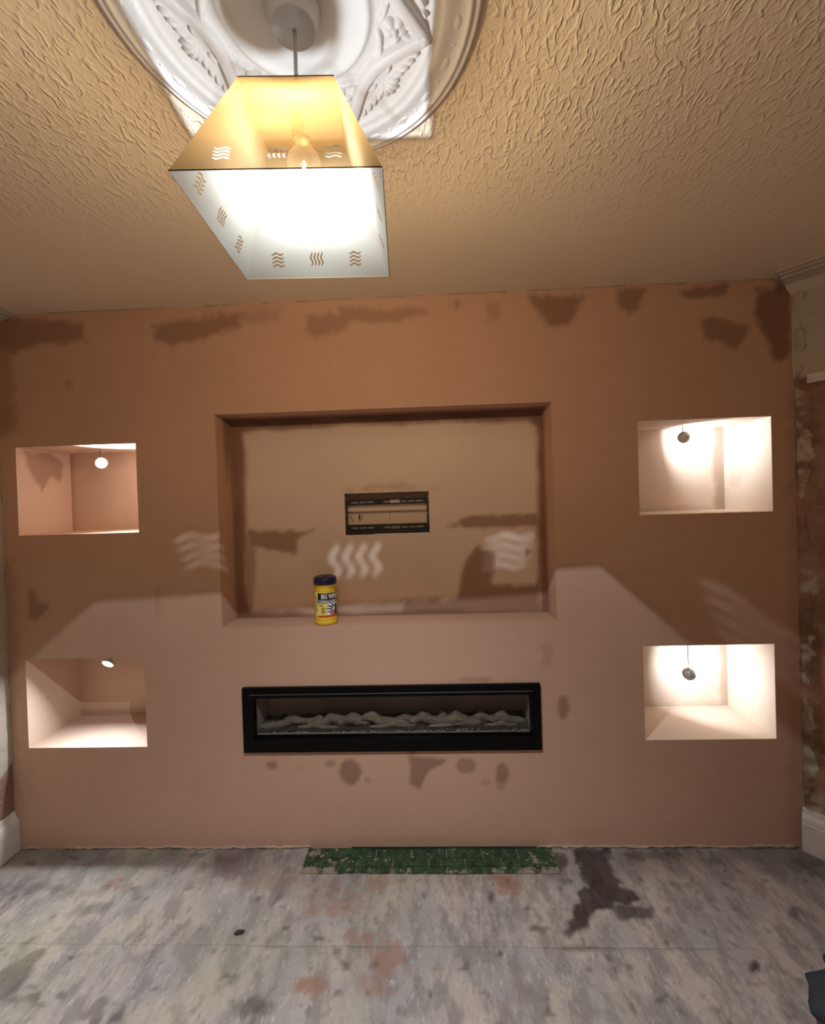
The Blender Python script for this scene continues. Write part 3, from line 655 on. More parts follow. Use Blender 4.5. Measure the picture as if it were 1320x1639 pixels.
def right_place(u, v, h):
    k = np.clip(u, 0, LR_); e = u - k
    w = (u > LR_)
    nx = np.where(w, -1.0, NR.x); ny = np.where(w, 0.0, NR.y)
    return P0.x + DR.x * k + nx * h, P0.y + DR.y * k - e + ny * h, v
S0 = .06 / -DR.y              # where the right wall meets the face of the media wall
wr = patch('wall_right', lines(0, LR_, (), .012) + lines(LR_, LR_ + P1.y - YB, (), .1)[1:], lines(0, H, (), .012), right_place, (), lambda u, v: right_stain(S0 - u, v), M['oldwall'], height=lambda u, v: rough(u, v) * (u < LR_ - .01))
structure(wr, 'old right-hand wall, cream paint above and stripped brown plaster below the picture rail')
def left_stain(y, z):
    n = fbm(y, z, 6, 44)
    return s3(np.clip((.36 - z + (n - .5) * .1 + (y + .03) * .8) / .02, 0, 1) * .9, 0, 0, like=y)
wl = patch('wall_left', lines(YB, -.9, (), .1) + lines(-.9, 0, (), .012)[1:], lines(0, H, (), .012), lambda u, v, h: (XL - h, u, v), (), left_stain, M['oldwall'], height=rough)
structure(wl, 'old left-hand wall with cream paint and a bare brown strip at its foot')
structure(boxobj('wall_front', (XL - .1, XE + .1, YB - .08, YB, 0, H), M['cream']), 'cream painted wall behind the viewer')
structure(boxobj('trim_3', (XL - .12, XR + .12, .335, .36, 0, H), M['dark_cavity']), 'rear sheathing of the media wall')

def skirting(name, path, sgn, label, start):
    prof = [(0, 0), (.024, 0), (.024, .115), (.021, .119), (.024, .123), (.020, .138), (.010, .152), (.006, .168), (0, .172)]
    return structure(extrude(name, prof, path, sgn, M['paint'], start), label)
skirting('baseboard_left', LEFT_PATH, -1, 'short visible end of the chipped white skirting on the left wall', .022)
skirting('baseboard_right', RIGHT_PATH, 1, 'chipped white skirting board with a groove on the right wall', S0)
def cornice(name, path, sgn, w, drop, label, start):
    prof = [(w, H), (w - .004, H - .005), (w - .018, H - .006), (w - .022, H - .011), (w - .042, H - .013), (w - .048, H - .019), (w - .065, H - .022), (.022, H - .032), (.012, H - drop * .7), (0, H - drop)]
    return structure(extrude(name, prof, path, sgn, M['oldcream'], start), label)
cornice('trim_4', RIGHT_PATH, 1, .118, .075, 'stepped cream cornice cut off where it meets the media wall at top right', S0 - .02)
cornice('trim_5', LEFT_PATH, -1, .10, .03, 'end of the cream cornice at the top left corner', .02)
prof = [(0, 1.905), (.022, 1.905), (.026, 1.912), (.020, 1.925), (.016, 1.940), (.006, 1.947), (0, 1.947)]
structure(extrude('trim_6', prof, RIGHT_PATH, 1, M['paint'], S0 + .045), 'sawn-off end of the white picture rail on the right wall')
# ragged vertical edge of broken plaster beside the media wall
def edge_h(y, z):
    n = fbm(y, z, 34, 61, 5); m = fbm(0 * y + 3, z, 11, 62, 4)
    w = np.clip((-.004 - y) / .006, 0, 1) * np.clip((y + .040 + (m - .5) * .075) / .006, 0, 1)
    return w * (.003 + .034 * np.clip(n - .34, 0, 1))
ed = patch('trim_7', lines(-.075, 0, (), .004), lines(.16, 2.27, (), .005), lambda u, v, h: right_place(S0 - u, v, h - .002), (),
           lambda y, z: s3(np.clip((fbm(y, z, 24, 70) - .30) * 5, 0, 1) * np.clip((1.96 - z) / .03, 0, 1) * .9, np.clip((fbm(y, z, 17, 71) - .60) * 5, 0, 1) * .5, 0, like=y), M['oldwall'], height=edge_h)
structure(ed, 'broken vertical plaster edge between the media wall and the right wall')

# ------------------------------------------------------------------ ornate ceiling medallion
RC = Vector((-.203, -1.08)); RR = .325
rose = empty('ceiling_medallion', (RC.x, RC.y, H), 'round ornate white plaster medallion on the ceiling above the lampshade', 'ceiling rose')
def rz(z):
    return H - z
bm = bmesh.new()
prof = [(.0, .013), (.06, .013), (.10, .011), (.116, .009), (.120, .016), (.126, .018), (.131, .014), (.134, .008), (.140, .006),
        (.235, .006), (.240, .012), (.246, .016), (.252, .014), (.256, .018), (.263, .019), (.272, .016), (.285, .014), (.297, .013), (.301, .017), (.305, .018), (.309, .013),
        (.313, .011), (.317, .013), (.321, .011), (.3245, .004), (RR, 0)]
N = 128; rings = []
for r, d in prof:
    rings.append([bm.verts.new((RC.x + r * math.cos(2 * math.pi * i / N), RC.y + r * math.sin(2 * math.pi * i / N), rz(d))) for i in range(N)] if r > 0 else None)
cv = bm.verts.new((RC.x, RC.y, rz(.013)))
for i in range(N):
    bm.faces.new((cv, rings[1][i], rings[1][(i + 1) % N]))
for a, b in zip(rings[1:], rings[2:]):
    for i in range(N):
        bm.faces.new((a[i], a[(i + 1) % N], b[(i + 1) % N], b[i]))
link_bm('moulded_disc', bm, M['rose'], rose, True)

def polar(r, a):
    return RC.x + r * math.cos(a), RC.y + r * math.sin(a)
def ribbon(bm, pts, wid, hgt, base=.005):
    """rounded band following 2D points on the ceiling; hgt below the base depth"""
    sec = [(-1, 0), (-.85, .7), (-.5, .95), (0, .85), (.5, .95), (.85, .7), (1, 0)]
    rings = []
    for i, p in enumerate(pts):
        q0, q1 = Vector(pts[max(i - 1, 0)]), Vector(pts[min(i + 1, len(pts) - 1)])
        d = (q1 - q0).normalized(); n = Vector((-d.y, d.x))
        w = wid[i] if isinstance(wid, list) else wid
        rings.append([bm.verts.new((p[0] + n.x * s * w, p[1] + n.y * s * w, rz(base + h * hgt))) for s, h in sec])
    for a, b in zip(rings, rings[1:]):
        for k in range(len(sec) - 1):
            bm.faces.new((a[k], a[k + 1], b[k + 1], b[k]))
def dome(bm, x, y, ax, ay, ang, h, base=.005, seg=10):
    h *= 1.45
    """flattened petal or bud lying on the medallion"""
    c, s = math.cos(ang), math.sin(ang); rings = []
    for t in (1.0, .82, .5):
        z = base + h * math.sqrt(max(0, 1 - t * t))
        rings.append([bm.verts.new((x + c * ax * t * math.cos(q) - s * ay * t * math.sin(q), y + s * ax * t * math.cos(q) + c * ay * t * math.sin(q), rz(z)))
                      for q in [2 * math.pi * k / seg for k in range(seg)]])
    top = bm.verts.new((x, y, rz(base + h)))
    for a, b in zip(rings, rings[1:]):
        for k in range(seg):
            bm.faces.new((a[k], a[(k + 1) % seg], b[(k + 1) % seg], b[k]))
    for k in range(seg):
        bm.faces.new((rings[-1][k], rings[-1][(k + 1) % seg], top))
NL = 6
for j in range(NL):
    a0 = math.radians(45 + 60 * j)
    # strap that dips towards the centre and bounds a pointed oval
    bm = bmesh.new(); pts = []
    for k in range(29):
        t = -1 + 2 * k / 28
        pts.append(polar(.236 - .070 * (1 - abs(t) ** 2.2), a0 + t * math.radians(31)))
    ribbon(bm, pts, .0125, .019)
    link_bm('strap_band', bm, M['rose'], rose, True)
    # shell with five lobes and curling leaf inside the oval
    bm = bmesh.new()
    tx, ty = -math.sin(a0), math.cos(a0)
    for k, q in enumerate((-62, -34, -6, 22, 50)):
        ang = a0 + math.radians(q + 14); L = .024
        cx, cy = polar(.199, a0)
        dome(bm, cx + math.cos(ang) * L * .75, cy + math.sin(ang) * L * .75, L * .62, .0075, ang, .0085)
    for sgn in (-1, 1):
        for k in range(4):
            cx, cy = polar(.212 + .0045 * k, a0 + sgn * math.radians(8 + 4.4 * k))
            dome(bm, cx, cy, .014 - .002 * k, .0065 - .0007 * k, a0 + sgn * (math.pi / 2 - .5), .0075)
        cx, cy = polar(.190, a0 + sgn * math.radians(8)); dome(bm, cx, cy, .013, .0055, a0 + sgn * (math.pi / 2 + .4), .007)
    link_bm('shell_ornament', bm, M['rose'], rose, True)
    # flower and leaves in the cusp between two ovals
    a1 = a0 + math.radians(30); bm = bmesh.new(); fx, fy = polar(.176, a1)
    for k in range(5):
        q = a1 + 2 * math.pi * k / 5
        dome(bm, fx + .0125 * math.cos(q), fy + .0125 * math.sin(q), .0115, .009, q, .0085)
    dome(bm, fx, fy, .0075, .0075, 0, .013)
    link_bm('flower', bm, M['rose'], rose, True)
    for sgn in (-1, 1):
        bm = bmesh.new()
        for k in range(4):
            r = .152 + .0085 * k; cx, cy = polar(r - .004 * k, a1 + sgn * math.radians(7 + 4.5 * k))
            dome(bm, cx, cy, .015 - .002 * k, .0062, a1 + sgn * (math.pi / 2 - .35 + .25 * k), .0075)
        link_bm('leaf_spray', bm, M['rose'], rose, True)
        bm = bmesh.new(); cx, cy = polar(.207, a1 + sgn * math.radians(2.8)); dome(bm, cx, cy, .016, .005, a1 + sgn * .25, .008); link_bm('leaf', bm, M['rose'], rose, True)
# egg shapes in the outer cove
for j in range(24):
    bm = bmesh.new(); a = 2 * math.pi * (j + .5) / 24; cx, cy = polar(.284, a)
    dome(bm, cx, cy, .0075, .015, a, .0018, .0135); link_bm('egg_moulding', bm, M['rose'], rose, True)
    bm = bmesh.new(); dome(bm, *polar(.287, a + math.radians(7.5)), .004, .004, a, .0022, .0125, 8)
    link_bm('bead_moulding', bm, M['rose'], rose, True)

# ------------------------------------------------------------------ pendant lamp
LX, LY = -.2023, -1.0797; YAW = .0535
ZB, SB, ZT, ST = 1.9537, .1461, 2.1506, .0734
ZBULB = 2.080
lamp = empty('pendant_lamp', (LX, LY, H), 'pendant lamp with a tapered square amber parchment shade cut with wavy slots', 'lamp')
bm = bmesh.new()
lathe(bm, [(.047, H - .012), (.0465, H - .018), (.044, H - .022), (.041, H - .030), (.038, H - .044), (.036, H - .047), (.006, H - .049)], 40, (LX - .002, LY, 0))
link_bm('ceiling_cup', bm, M['plastic'], lamp, True)
bm = bmesh.new(); tube(bm, [(LX, LY, H - .045), (LX, LY, 2.155)], .0032, 10); link_bm('cord', bm, M['cable'], lamp, True)
bm = bmesh.new()
lathe(bm, [(.005, 2.160), (.008, 2.156), (.0108, 2.148), (.0108, 2.122), (.0100, 2.117), (.0095, 2.113)], 24, (LX, LY, 0))
link_bm('lamp_holder', bm, M['rim'], lamp, True)
rot = Matrix.Rotation(YAW, 4, 'Z'); org = Matrix.Translation((LX, LY, 0)) @ rot
def LP(x, y, z):
    return org @ Vector((x, y, z))
# carrier: a ring on the holder and four thin wires to the top corners
bm = bmesh.new()
tube(bm, [LP(.019 * math.cos(q), .019 * math.sin(q), 2.118) for q in [2 * math.pi * k / 20 for k in range(21)]], .0005, 6)
for sx, sy in ((1, 1), (-1, 1), (-1, -1), (1, -1)):
    tube(bm, [LP(.0135 * sx, .0135 * sy, 2.118), LP(ST * sx * .99, ST * sy * .99, ZT - .002)], .0003, 6)
link_bm('shade_carrier', bm, M['rim'], lamp, True)

def shade_panel():
    """one trapezoid of the shade in its own (u, w) plane with twelve wavy slots cut through"""
    slant = math.hypot(ZT - ZB, SB - ST)
    outer = [(-SB, 0), (SB, 0), (ST, slant), (-ST, slant)]
    verts = [Vector(p) for p in outer]; edges = [(i, (i + 1) % 4) for i in range(4)]; faces = [[0, 1, 2, 3]]
    slots = []
    def add(poly):
        n0 = len(verts); verts.extend(Vector(p) for p in poly); m = len(poly)
        edges.extend((n0 + i, n0 + (i + 1) % m) for i in range(m)); faces.append(list(range(n0, n0 + m))); slots.append(len(faces) - 1)
    for mi, cx in enumerate((-.078, 0.0, .078)):
        cyy = .034
        for k in range(4):
            off = (k - 1.5) * .0068; half = .0125; n = 12; lo, hi = [], []
            for i in range(n + 1):
                t = -1 + 2 * i / n; wv = .0017 * math.sin(t * math.pi * 1.45 + .5); th = .0017 * math.sqrt(max(.04, 1 - t ** 6))
                if mi == 1:
                    lo.append((cx + off + wv - th, cyy + t * half)); hi.append((cx + off + wv + th, cyy + t * half))
                else:
                    lo.append((cx + t * half, cyy + off + wv - th)); hi.append((cx + t * half, cyy + off + wv + th))
            poly = lo + hi[::-1]
            if sum(p[0] * q[1] - q[0] * p[1] for p, q in zip(poly, poly[1:] + poly[:1])) < 0: poly = poly[::-1]
            add(poly)
    V, E, Fc, ov, oe, of = delaunay_2d_cdt(verts, edges, faces, 0, 1e-7)
    keep = [f for f, o in zip(Fc, of) if o and not any(q in slots for q in o)]
    return V, keep, slant
PV, PF, SLANT = shade_panel()
shade = None
for k in range(4):
    q = Matrix.Rotation(k * math.pi / 2, 4, 'Z')
    bm = bmesh.new(); vs = []
    for p in PV:
        t = p.y / SLANT
        loc = Vector((p.x, -(SB + (ST - SB) * t), ZB + (ZT - ZB) * t))
        vs.append(bm.verts.new(org @ (q @ loc)))
    for f in PF:
        bm.faces.new([vs[i] for i in f])
    for v in [v for v in bm.verts if not v.link_faces]: bm.verts.remove(v)
    link_bm('shade_panel', bm, M['shade'], lamp)
def edge_strip(name, pts, w):
    bm = bmesh.new(); tube(bm, pts, w, 6); return link_bm(name, bm, M['rim'], lamp)
cs = ((-1, -1), (1, -1), (1, 1), (-1, 1), (-1, -1))
for a, b in zip(cs, cs[1:]):
    edge_strip('lower_rim', [LP(a[0] * SB, a[1] * SB, ZB), LP(b[0] * SB, b[1] * SB, ZB)], .0008)
    edge_strip('upper_rim', [LP(a[0] * ST, a[1] * ST, ZT), LP(b[0] * ST, b[1] * ST, ZT)], .0010)
# bulb: clear envelope, cap and a glowing filament; its light
BX = LX + .009
bm = bmesh.new()
lathe(bm, [(.0090, 2.114), (.0105, 2.106), (.017, 2.097), (.026, 2.084), (.029, 2.072), (.027, 2.058), (.020, 2.047), (.010, 2.042), (.001, 2.041)], 28, (BX, LY, 0), cap=False)
bulb = link_bm('bulb', bm, M['glass'], lamp, True)
bm = bmesh.new(); lathe(bm, [(.0095, 2.118), (.0095, 2.113), (.0085, 2.110), (.003, 2.109)], 20, (BX, LY, 0)); link_bm('bulb_cap', bm, M['rim'], bulb, True)
bm = bmesh.new()
tube(bm, [(BX + .007 * math.cos(q), LY + .007 * math.sin(q), ZBULB + .0008 * math.sin(6 * q)) for q in [2 * math.pi * k / 24 for k in range(21)]], .0004, 5)
link_bm('filament', bm, M['filament'], bulb, True)
def light(name, kind, loc, power, color, parent, **kw):
    d = bpy.data.lights.new(name, kind); d.energy = power; d.color = color
    for k, v in kw.items(): setattr(d, k, v)
    o = bpy.data.objects.new(name, d); COL.objects.link(o); o.location = loc; o.parent = parent
    o.matrix_parent_inverse = Matrix.Translation(-parent.location)
    return o
ies = bpy.data.texts.new('bulb_profile')
ies.write('IESNA:LM-63-2002\nTILT=NONE\n1 1000 1 %d 1 1 2 0 0 0\n1 1 1\n%s\n0\n%s\n' % (len(BULB_PROFILE), ' '.join(str(p[0]) for p in BULB_PROFILE), ' '.join(str(p[1]) for p in BULB_PROFILE)))
bl = light('bulb_light', 'POINT', (BX, LY, ZBULB), BULB_SCALE, BULB_COLOR, lamp, shadow_soft_size=.0021)
bl.data.use_nodes = True
nt_ = bl.data.node_tree; nd_ = nt_.nodes.new('ShaderNodeTexIES'); nd_.mode = 'INTERNAL'; nd_.ies = ies
nt_.links.new(nd_.outputs[0], nt_.nodes['Emission'].inputs['Strength'])

# ------------------------------------------------------------------ small downlights hanging in the niches
def downlight(loc, normal, top, label, bend, power=DOWNLIGHT_W):
    loc = Vector(loc); nrm = Vector(normal).normalized()
    root = empty('hanging_downlight', loc, label, 'downlight', 'downlights hanging on flex in the niches')
    rm = nrm.to_track_quat('Z', 'Y').to_matrix().to_4x4()
    bm = bmesh.new(); lathe(bm, [(.0225, .002), (.0245, .0045), (.026, .003), (.026, -.001), (.0235, -.003)], 32, loc, rm, cap=False)
    vs = list(bm.verts)
    link_bm('bezel', bm, M['silver'], root, True)
    bm = bmesh.new(); lathe(bm, [(.0235, -.003), (.0225, -.010), (.018, -.012), (.016, -.017), (.006, -.018)], 28, loc, rm, cap=True)
    link_bm('housing', bm, M['silver'], root, True)
    bm = bmesh.new(); lathe(bm, [(.0228, .002), (.019, .0045), (.010, .0060), (.001, .0064)], 28, loc, rm, cap=True)
    link_bm('lens', bm, M['lens'], root, True)
    for s in (-1, 1):
        bm = bmesh.new(); P = lambda x, y, z: loc + (rm @ Vector((x, y, z)))
        tube(bm, [P(s * .020, -.004, -.011), P(s * .030, -.005, -.014), P(s * .033, -.004, -.019), P(s * .033, .004, -.019), P(s * .030, .005, -.014), P(s * .020, .004, -.011)], .0009, 6)
        link_bm('spring_clip', bm, M['metal'], root, True)
    bm = bmesh.new(); b = loc + (rm @ Vector((0, 0, -.017)))
    mid = Vector((top[0], top[1], loc.z + .045)); t = Vector(top)
    tube(bm, [b, b.lerp(mid, .4) + Vector((bend, 0, .010)), mid, mid.lerp(t, .5) + Vector((-bend * .6, 0, 0)), t], .0019, 8)
    link_bm('flex', bm, M['darkflex'], root, True)
    o = light('downlight_beam', 'AREA', loc + nrm * .0085, power, DOWNLIGHT_COLOR, root, shape='DISK', size=.040, spread=math.radians(150))
    o.rotation_mode = 'QUATERNION'; o.rotation_quaternion = (-nrm).to_track_quat('Z', 'Y')
    return root
downlight((-1.5186, .14, 1.7043), (.72, -.58, -.22), (-1.527, .148, 1.7685), 'lit downlight hanging in the upper left niche, glowing towards the room', .002)
downlight((-1.4754, .08, .785), (-.06, -.80, -.60), (-1.470, .10, .8395), 'lit downlight hanging just under the top edge of the lower left niche', .002)
downlight((1.1432, .13, 1.7275), (.90, .42, .06), (1.138, .128, 1.7857), 'downlight seen edge-on from behind in the upper right niche', .004, DOWNLIGHT_W * .33)
downlight((1.1220, .10, .6855), (.74, .66, -.10), (1.127, .11, .847), 'downlight with its round silver back to the room in the lower right niche', .002, DOWNLIGHT_W * .33)

# ------------------------------------------------------------------ electric fireplace
fx0, fx1, fz0, fz1 = FIRE
fire = empty('electric_fireplace', ((fx0 + fx1) / 2, 0, fz0), 'wide black electric fireplace set into the plaster wall', 'fireplace')
gx0, gx1, gz0, gz1 = fx0 + .050, fx1 - .042, fz0 + .062, fz1 - .046
def rail(name, dims, b=.003):
    boxobj(name, dims, M['black'], fire, b)
rail('frame_top', (fx0 + .001, fx1 - .001, -.014, .02, gz1, fz1 - .001))
rail('frame_bottom', (fx0 + .001, fx1 - .001, -.014, .02, fz0 + .001, gz0))
rail('frame_side', (fx0 + .001, gx0, -.0138, .02, gz0, gz1)); rail('frame_side', (gx1, fx1 - .001, -.0138, .02, gz0, gz1))
boxobj('heater_slot_lip', (fx0 + .035, fx1 - .035, -.020, -.0135, gz1 + .016, gz1 + .0195), M['lip'], fire, .0012)
bm = bmesh.new()
quad(bm, (gx0, .02, gz0), (gx0, .15, gz0), (gx0, .15, gz1), (gx0, .02, gz1)); quad(bm, (gx1, .02, gz0), (gx1, .15, gz0), (gx1, .15, gz1), (gx1, .02, gz1))
quad(bm, (gx0, .15, gz0), (gx1, .15, gz0), (gx1, .15, gz1), (gx0, .15, gz1)); quad(bm, (gx0, .02, gz1), (gx0, .15, gz1), (gx1, .15, gz1), (gx1, .02, gz1))
quad(bm, (gx0, .02, gz0), (gx0, .15, gz0), (gx1, .15, gz0), (gx1, .02, gz0))
link_bm('firebox', bm, M['firebox'], fire)
boxobj('glass_front', (gx0 - .002, gx1 + .002, -.002, .002, gz0 - .002, gz1 + .002), M['glassdark'], fire)
bed = patch('ember_bed', lines(gx0, gx1, (), .008), lines(.024, .149, (), .008), lambda u, v, h: (u, v, gz0 + h), (), None, M['ember'], fire,
            height=lambda x, y: .004 + .014 * fbm(x, y, 14, 3) + .020 * fbm(x, y, 40, 9, 3) * np.clip((y - .03) / .05, 0, 1))
bed['kind'] = 'stuff'
bm = bmesh.new(); rnd = random.Random(12)
for k in range(230):
    r = rnd.uniform(.002, .0042)
    bmesh.ops.create_icosphere(bm, subdivisions=1, radius=r, matrix=Matrix.Translation((rnd.uniform(gx0 + .01, gx1 - .01), rnd.uniform(.022, .034), gz0 + .004 + rnd.uniform(0, .004))) @ Matrix.Diagonal((1.3, 1, .7, 1)))
o = link_bm('front_grit', bm, M['crystal'], fire); o['kind'] = 'stuff'
def log(x, y, L, r, tilt, yaw, seed, peak):
    rnd = random.Random(seed); bm = bmesh.new(); n = 16; m = 9; rings = []
    d = Vector((math.cos(yaw) * math.cos(tilt), math.sin(yaw) * math.cos(tilt), math.sin(tilt)))
    side = Vector((-math.sin(yaw), math.cos(yaw), 0)); up = d.cross(side) * -1
    if up.z < 0: up = -up
    for i in range(n + 1):
        t = i / n; hump = math.exp(-((t - peak) / .16) ** 2)
        c = Vector((x, y, gz0 + r * .9 + .008)) + d * (t - .5) * L + up * hump * r * .9
        rr = r * (.30 + .70 * math.sin(math.pi * (t * .92 + .04)) ** .6) * (1 + .3 * hump)
        rings.append([bm.verts.new(c + (side * math.cos(q) + up * math.sin(q)) * rr * (1 + rnd.uniform(-.26, .26))) for q in [2 * math.pi * k / m for k in range(m)]])
    for a, b in zip(rings, rings[1:]):
        for k in range(m): bm.faces.new((a[k], a[(k + 1) % m], b[(k + 1) % m], b[k]))
    bm.faces.new(rings[0]); bm.faces.new(rings[-1])
    return link_bm('driftwood_log', bm, M['log'], fire, True)
W_ = gx1 - gx0
for i, (t, y, L, r, ti, ya, pk) in enumerate(((.085, .060, .21, .017, .06, .10, .72), (.17, .085, .16, .014, .12, -.2, .9), (.265, .075, .20, .019, .05, .15, .55), (.345, .070, .17, .021, .02, -.1, .52),
        (.415, .095, .12, .015, -.10, .3, .4), (.475, .065, .22, .020, -.16, .06, .18), (.545, .090, .18, .014, -.05, .2, .5), (.625, .070, .15, .021, .04, -.15, .4), (.685, .085, .09, .020, .25, .4, .6),
        (.755, .060, .17, .021, -.08, .08, .35), (.835, .090, .15, .017, .10, -.2, .45), (.925, .070, .17, .019, -.12, .1, .35), (.50, .045, .20, .010, 0, .03, .5), (.22, .045, .18, .009, 0, -.04, .4), (.72, .048, .20, .010, 0, .05, .6), (.90, .046, .14, .009, 0, 0, .5))):
    log(gx0 + W_ * t, y, L, r, ti, ya, i + 50, pk)

# ------------------------------------------------------------------ TV wall bracket in the cut opening
brk = empty('tv_wall_bracket', (-.188, TVD + .02, cz0), 'black slotted metal TV bracket fixed in the opening of the TV recess', 'wall bracket')
k_ = 3.479e-4
sx = lambda q: cx0 + (q - 88) * k_
def slotted(name, z0, z1, s0, s1):
    bm = bmesh.new(); y0, y1 = TVD + .006, TVD + .010
    xs = [(170, 260), (275, 365), (380, 470), (600, 690), (730, 820), (830, 915), (930, 1020), (1035, 1130)]
    box(bm, cx0 + .003, cx1 - .003, y0, y1, z0, s0); box(bm, cx0 + .003, cx1 - .003, y0, y1, s1, z1)
    e = [88] + [v for p in xs for v in p] + [1205]
    for a, b in zip(e[::2], e[1::2]):
        box(bm, max(sx(a), cx0 + .003), min(sx(b), cx1 - .003), y0, y1, s0, s1)
    box(bm, cx0 + .003, cx1 - .003, y1, y1 + .018, z1 - .003, z1)
    return link_bm(name, bm, M['blackmetal'], brk)
slotted('slotted_rail', 1.470, 1.499, 1.4795, 1.4865)
slotted('slotted_rail', 1.348, 1.379, 1.3610, 1.3680)
boxobj('lower_lip', (cx0 + .002, cx1 - .004, TVD - .002, TVD + .012, 1.338, 1.347), M['blackmetal'], brk, .001)
boxobj('side_bar', (cx0 + .003, cx0 + .011, TVD + .004, TVD + .012, 1.379, 1.470), M['blackmetal'], brk, .001)
boxobj('side_bar', (cx1 - .011, cx1 - .003, TVD + .004, TVD + .012, 1.379, 1.470), M['blackmetal'], brk, .001)
for z in (1.505, 1.43):
    for x in (cx0 + .007, cx1 - .007):
        bm = bmesh.new(); lathe(bm, [(.003, 0), (.003, .002), (.0015, .003)], 10, (x, TVD + .004, z - .004), Matrix.Rotation(math.pi / 2, 4, 'X')); link_bm('screw_head', bm, M['metal'], brk)
boxobj('sliding_tab', (sx(695), sx(820), TVD + .0035, TVD + .0062, 1.4755, 1.4905), M['paper'], brk, .0006)
boxobj('sliding_tab', (sx(700), sx(815), TVD + .0035, TVD + .0062, 1.3565, 1.3695), simple('grey_sticker', (.22, .20, .18), .6), brk, .0006)
bm = bmesh.new()
for i in range(14):
    a = cx0 + (cx1 - cx0) * i / 14; b = cx0 + (cx1 - cx0) * (i + .96) / 14; hh = .0015 + .003 * ((i * 7) % 5) / 5
    box(bm, a, b, TVD - .001, TVD + .010, cz1 - hh, cz1 + .0008)
tp = link_bm('torn_board_edge', bm, M['chip'], wall)
bm = bmesh.new(); box(bm, cx0 + .13, cx1 - .004, TVD - .0015, TVD + .01, cz0 - .0006, cz0 + .0025); link_bm('cut_paper_edge', bm, M['crystal'], wall)

# ------------------------------------------------------------------ tub of wipes
TX, TY, TZ = -.461, .0535, .959; TR = .0490
tub = empty('wipes_tub', (TX, TY, TZ), 'yellow tub of wipes with a navy lid standing on the TV recess ledge', 'tub')
bm = bmesh.new()
lathe(bm, [(.040, 0), (TR - .003, .0015), (TR, .006), (TR, .019), (TR - .0015, .021), (TR, .023), (TR, .030), (TR - .0012, .032), (TR - .0012, .036), (TR, .037), (TR, .142), (TR - .0015, .145), (TR, .147), (TR, .158), (TR - .0015, .160), (TR, .162), (TR, .171), (TR - .003, .174), (.03, .174)], 48, (TX, TY, TZ))
link_bm('tub_body', bm, M['yellow'], tub, True)
bm = bmesh.new()
lathe(bm, [(TR - .001, .172), (TR + .0012, .174), (TR + .0012, .190), (TR, .199), (TR - .005, .205), (TR - .012, .2065), (TR - .014, .2045), (.015, .2045), (.012, .2065), (.002, .2075)], 48, (TX, TY, TZ))
lid = link_bm('lid', bm, M['navy'], tub, True)
VIEW = math.atan2(-1.812 - TY, 0 - TX)
def cyl(phi, z, r):
    a = VIEW + phi
    return (TX + r * math.cos(a), TY + r * math.sin(a), TZ + z)
def print_patch(name, poly, mat, r=.0006, n=14):
    """flat print wrapped round the tub; poly in (millimetres along the surface from the facing line, height mm)"""
    if sum(p[0] * q[1] - q[0] * p[1] for p, q in zip(poly, poly[1:] + poly[:1])) < 0: poly = poly[::-1]
    V, E, Fc, *_ = delaunay_2d_cdt([Vector(p) for p in poly] , [(i, (i + 1) % len(poly)) for i in range(len(poly))], [list(range(len(poly)))], 1, 1e-7)
    bm = bmesh.new(); vs = [bm.verts.new((p.x, p.y, 0)) for p in V]
    for f in Fc: bm.faces.new([vs[i] for i in f])
    wrap(bm, r); return link_bm(name, bm, mat, tub)
def wrap(bm, r):
    x0 = min(v.co.x for v in bm.verts); x1 = max(v.co.x for v in bm.verts)
    x = math.floor(x0 / 2.5) * 2.5 + 2.5
    while x < x1 - .01:
        bmesh.ops.bisect_plane(bm, geom=bm.verts[:] + bm.edges[:] + bm.faces[:], plane_co=(x, 0, 0), plane_no=(1, 0, 0)); x += 2.5
    for v in bm.verts:
        v.co = cyl(v.co.x / 1000 / TR, v.co.y / 1000, TR + r)
def rect(a, b, c, d): return [(a, c), (b, c), (b, d), (a, d)]
# (mm along the surface, positive to the right of the line facing the viewer)
print_patch('label_sheet', rect(-60, 66, 38, 141), M['pale'], .0003)
print_patch('title_block', rect(-36, 62, 112, 139.5), M['ink'])
print_patch('subtitle_block', rect(-36, 62, 95, 112), M['greyprint'])
print_patch('picture_ground', rect(4, 62, 46, 95), M['white'], .0005)
print_patch('red_stripe', rect(-34, 62, 36, 44.5), M['red'])
print_patch('pink_block', rect(18, 42, 43, 66), M['pinkprint'], .0008)
print_patch('picture_shadow', rect(42, 56, 44, 90), M['ink'], .0008)
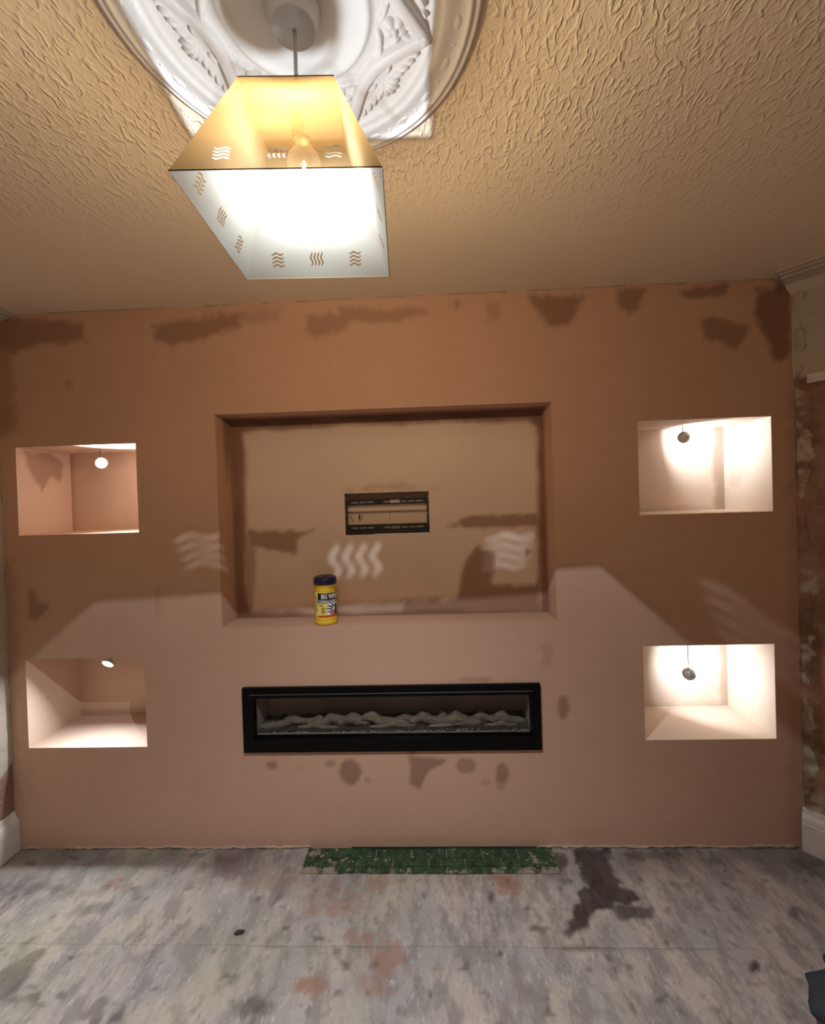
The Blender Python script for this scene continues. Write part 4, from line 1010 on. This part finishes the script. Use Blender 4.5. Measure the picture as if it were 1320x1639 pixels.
# open hand drawn as dark finger strokes fanning from the palm
for a, b, w in (((3, 60), (20, 57), 2.2), ((1, 74), (28, 68), 2.6), ((6, 86), (34, 74), 2.8), ((22, 92), (40, 78), 3.0)):
    d = Vector((b[0] - a[0], b[1] - a[1])).normalized(); n = Vector((-d.y, d.x)) * w
    A, B = Vector(a), Vector(b); c = (A + B) / 2 + n * .6
    print_patch('hand_print', [tuple(A - n * .5), tuple(c - n * 1.0), tuple(B - n * .9), tuple(B + n * .9), tuple(c + n), tuple(A + n * .6), tuple(A - d * 1.5)], M['ink'], .0009)
print_patch('small_print', rect(-30, -10, 82, 90), M['olive'], .0006); print_patch('small_print', rect(-20, -4, 52, 78), M['olive'], .0006)
for k in range(9):
    print_patch('side_text', rect(-58, -40, 60 + k * 8, 63.5 + k * 8), M['greyprint'] if k % 2 else M['olive'], .0006)
def text(s, x0, z0, hgt, mat, r, xscale):
    cu = bpy.data.curves.new('t', 'FONT'); cu.body = s; cu.size = 1.0; cu.resolution_u = 3; cu.offset = .022
    ob = bpy.data.objects.new('t', cu); COL.objects.link(ob); bpy.context.view_layer.update()
    me = bpy.data.meshes.new_from_object(ob.evaluated_get(bpy.context.evaluated_depsgraph_get()))
    bpy.data.objects.remove(ob); bpy.data.curves.remove(cu)
    bm = bmesh.new(); bm.from_mesh(me); bpy.data.meshes.remove(me)
    for v in bm.verts: v.co = (x0 + v.co.x * hgt * 1.4 * xscale, z0 + v.co.y * hgt * 1.4, 0)
    wrap(bm, r); return link_bm('lettering', bm, mat, tub)
text('BIG WIPES', -20, 115.5, 20, M['white'], .0010, .62)
text('SCRUB & CLEAN', -29, 98, 10.5, M['white'], .0010, .72)

# ------------------------------------------------------------------ bits on the floor
bm = bmesh.new(); rnd = random.Random(8)
bmesh.ops.create_icosphere(bm, subdivisions=2, radius=.017, matrix=Matrix.Translation((-.700, -.359, .003)) @ Matrix.Rotation(.25, 4, 'Z') @ Matrix.Diagonal((1, .42, .22, 1)))
for v in bm.verts: v.co += Vector((rnd.uniform(-1, 1), rnd.uniform(-1, 1), rnd.uniform(-.5, .5))) * .0022
tag(link_bm('debris_flake', bm, M['chip']), 'small dark flake of debris on the floorboards left of centre', 'debris')
bm = bmesh.new()
bmesh.ops.create_uvsphere(bm, u_segments=40, v_segments=20, radius=1)
for v in bm.verts:
    p = v.co.copy(); a = math.atan2(p.y, p.x)
    f = 1 + .10 * math.sin(5 * a + 2 * p.z) + .06 * math.sin(11 * a - 3 * p.z)
    v.co = Vector((1.235 + p.x * .20 * f, -.640 + p.y * .17 * f, max(-.001, .055 + p.z * .062 * (1 + .2 * math.sin(7 * a)))))
tag(link_bm('crumpled_cloth', bm, M['cloth'], None, True), 'dark blue-grey crumpled cloth at the bottom right corner of the floor', 'cloth')
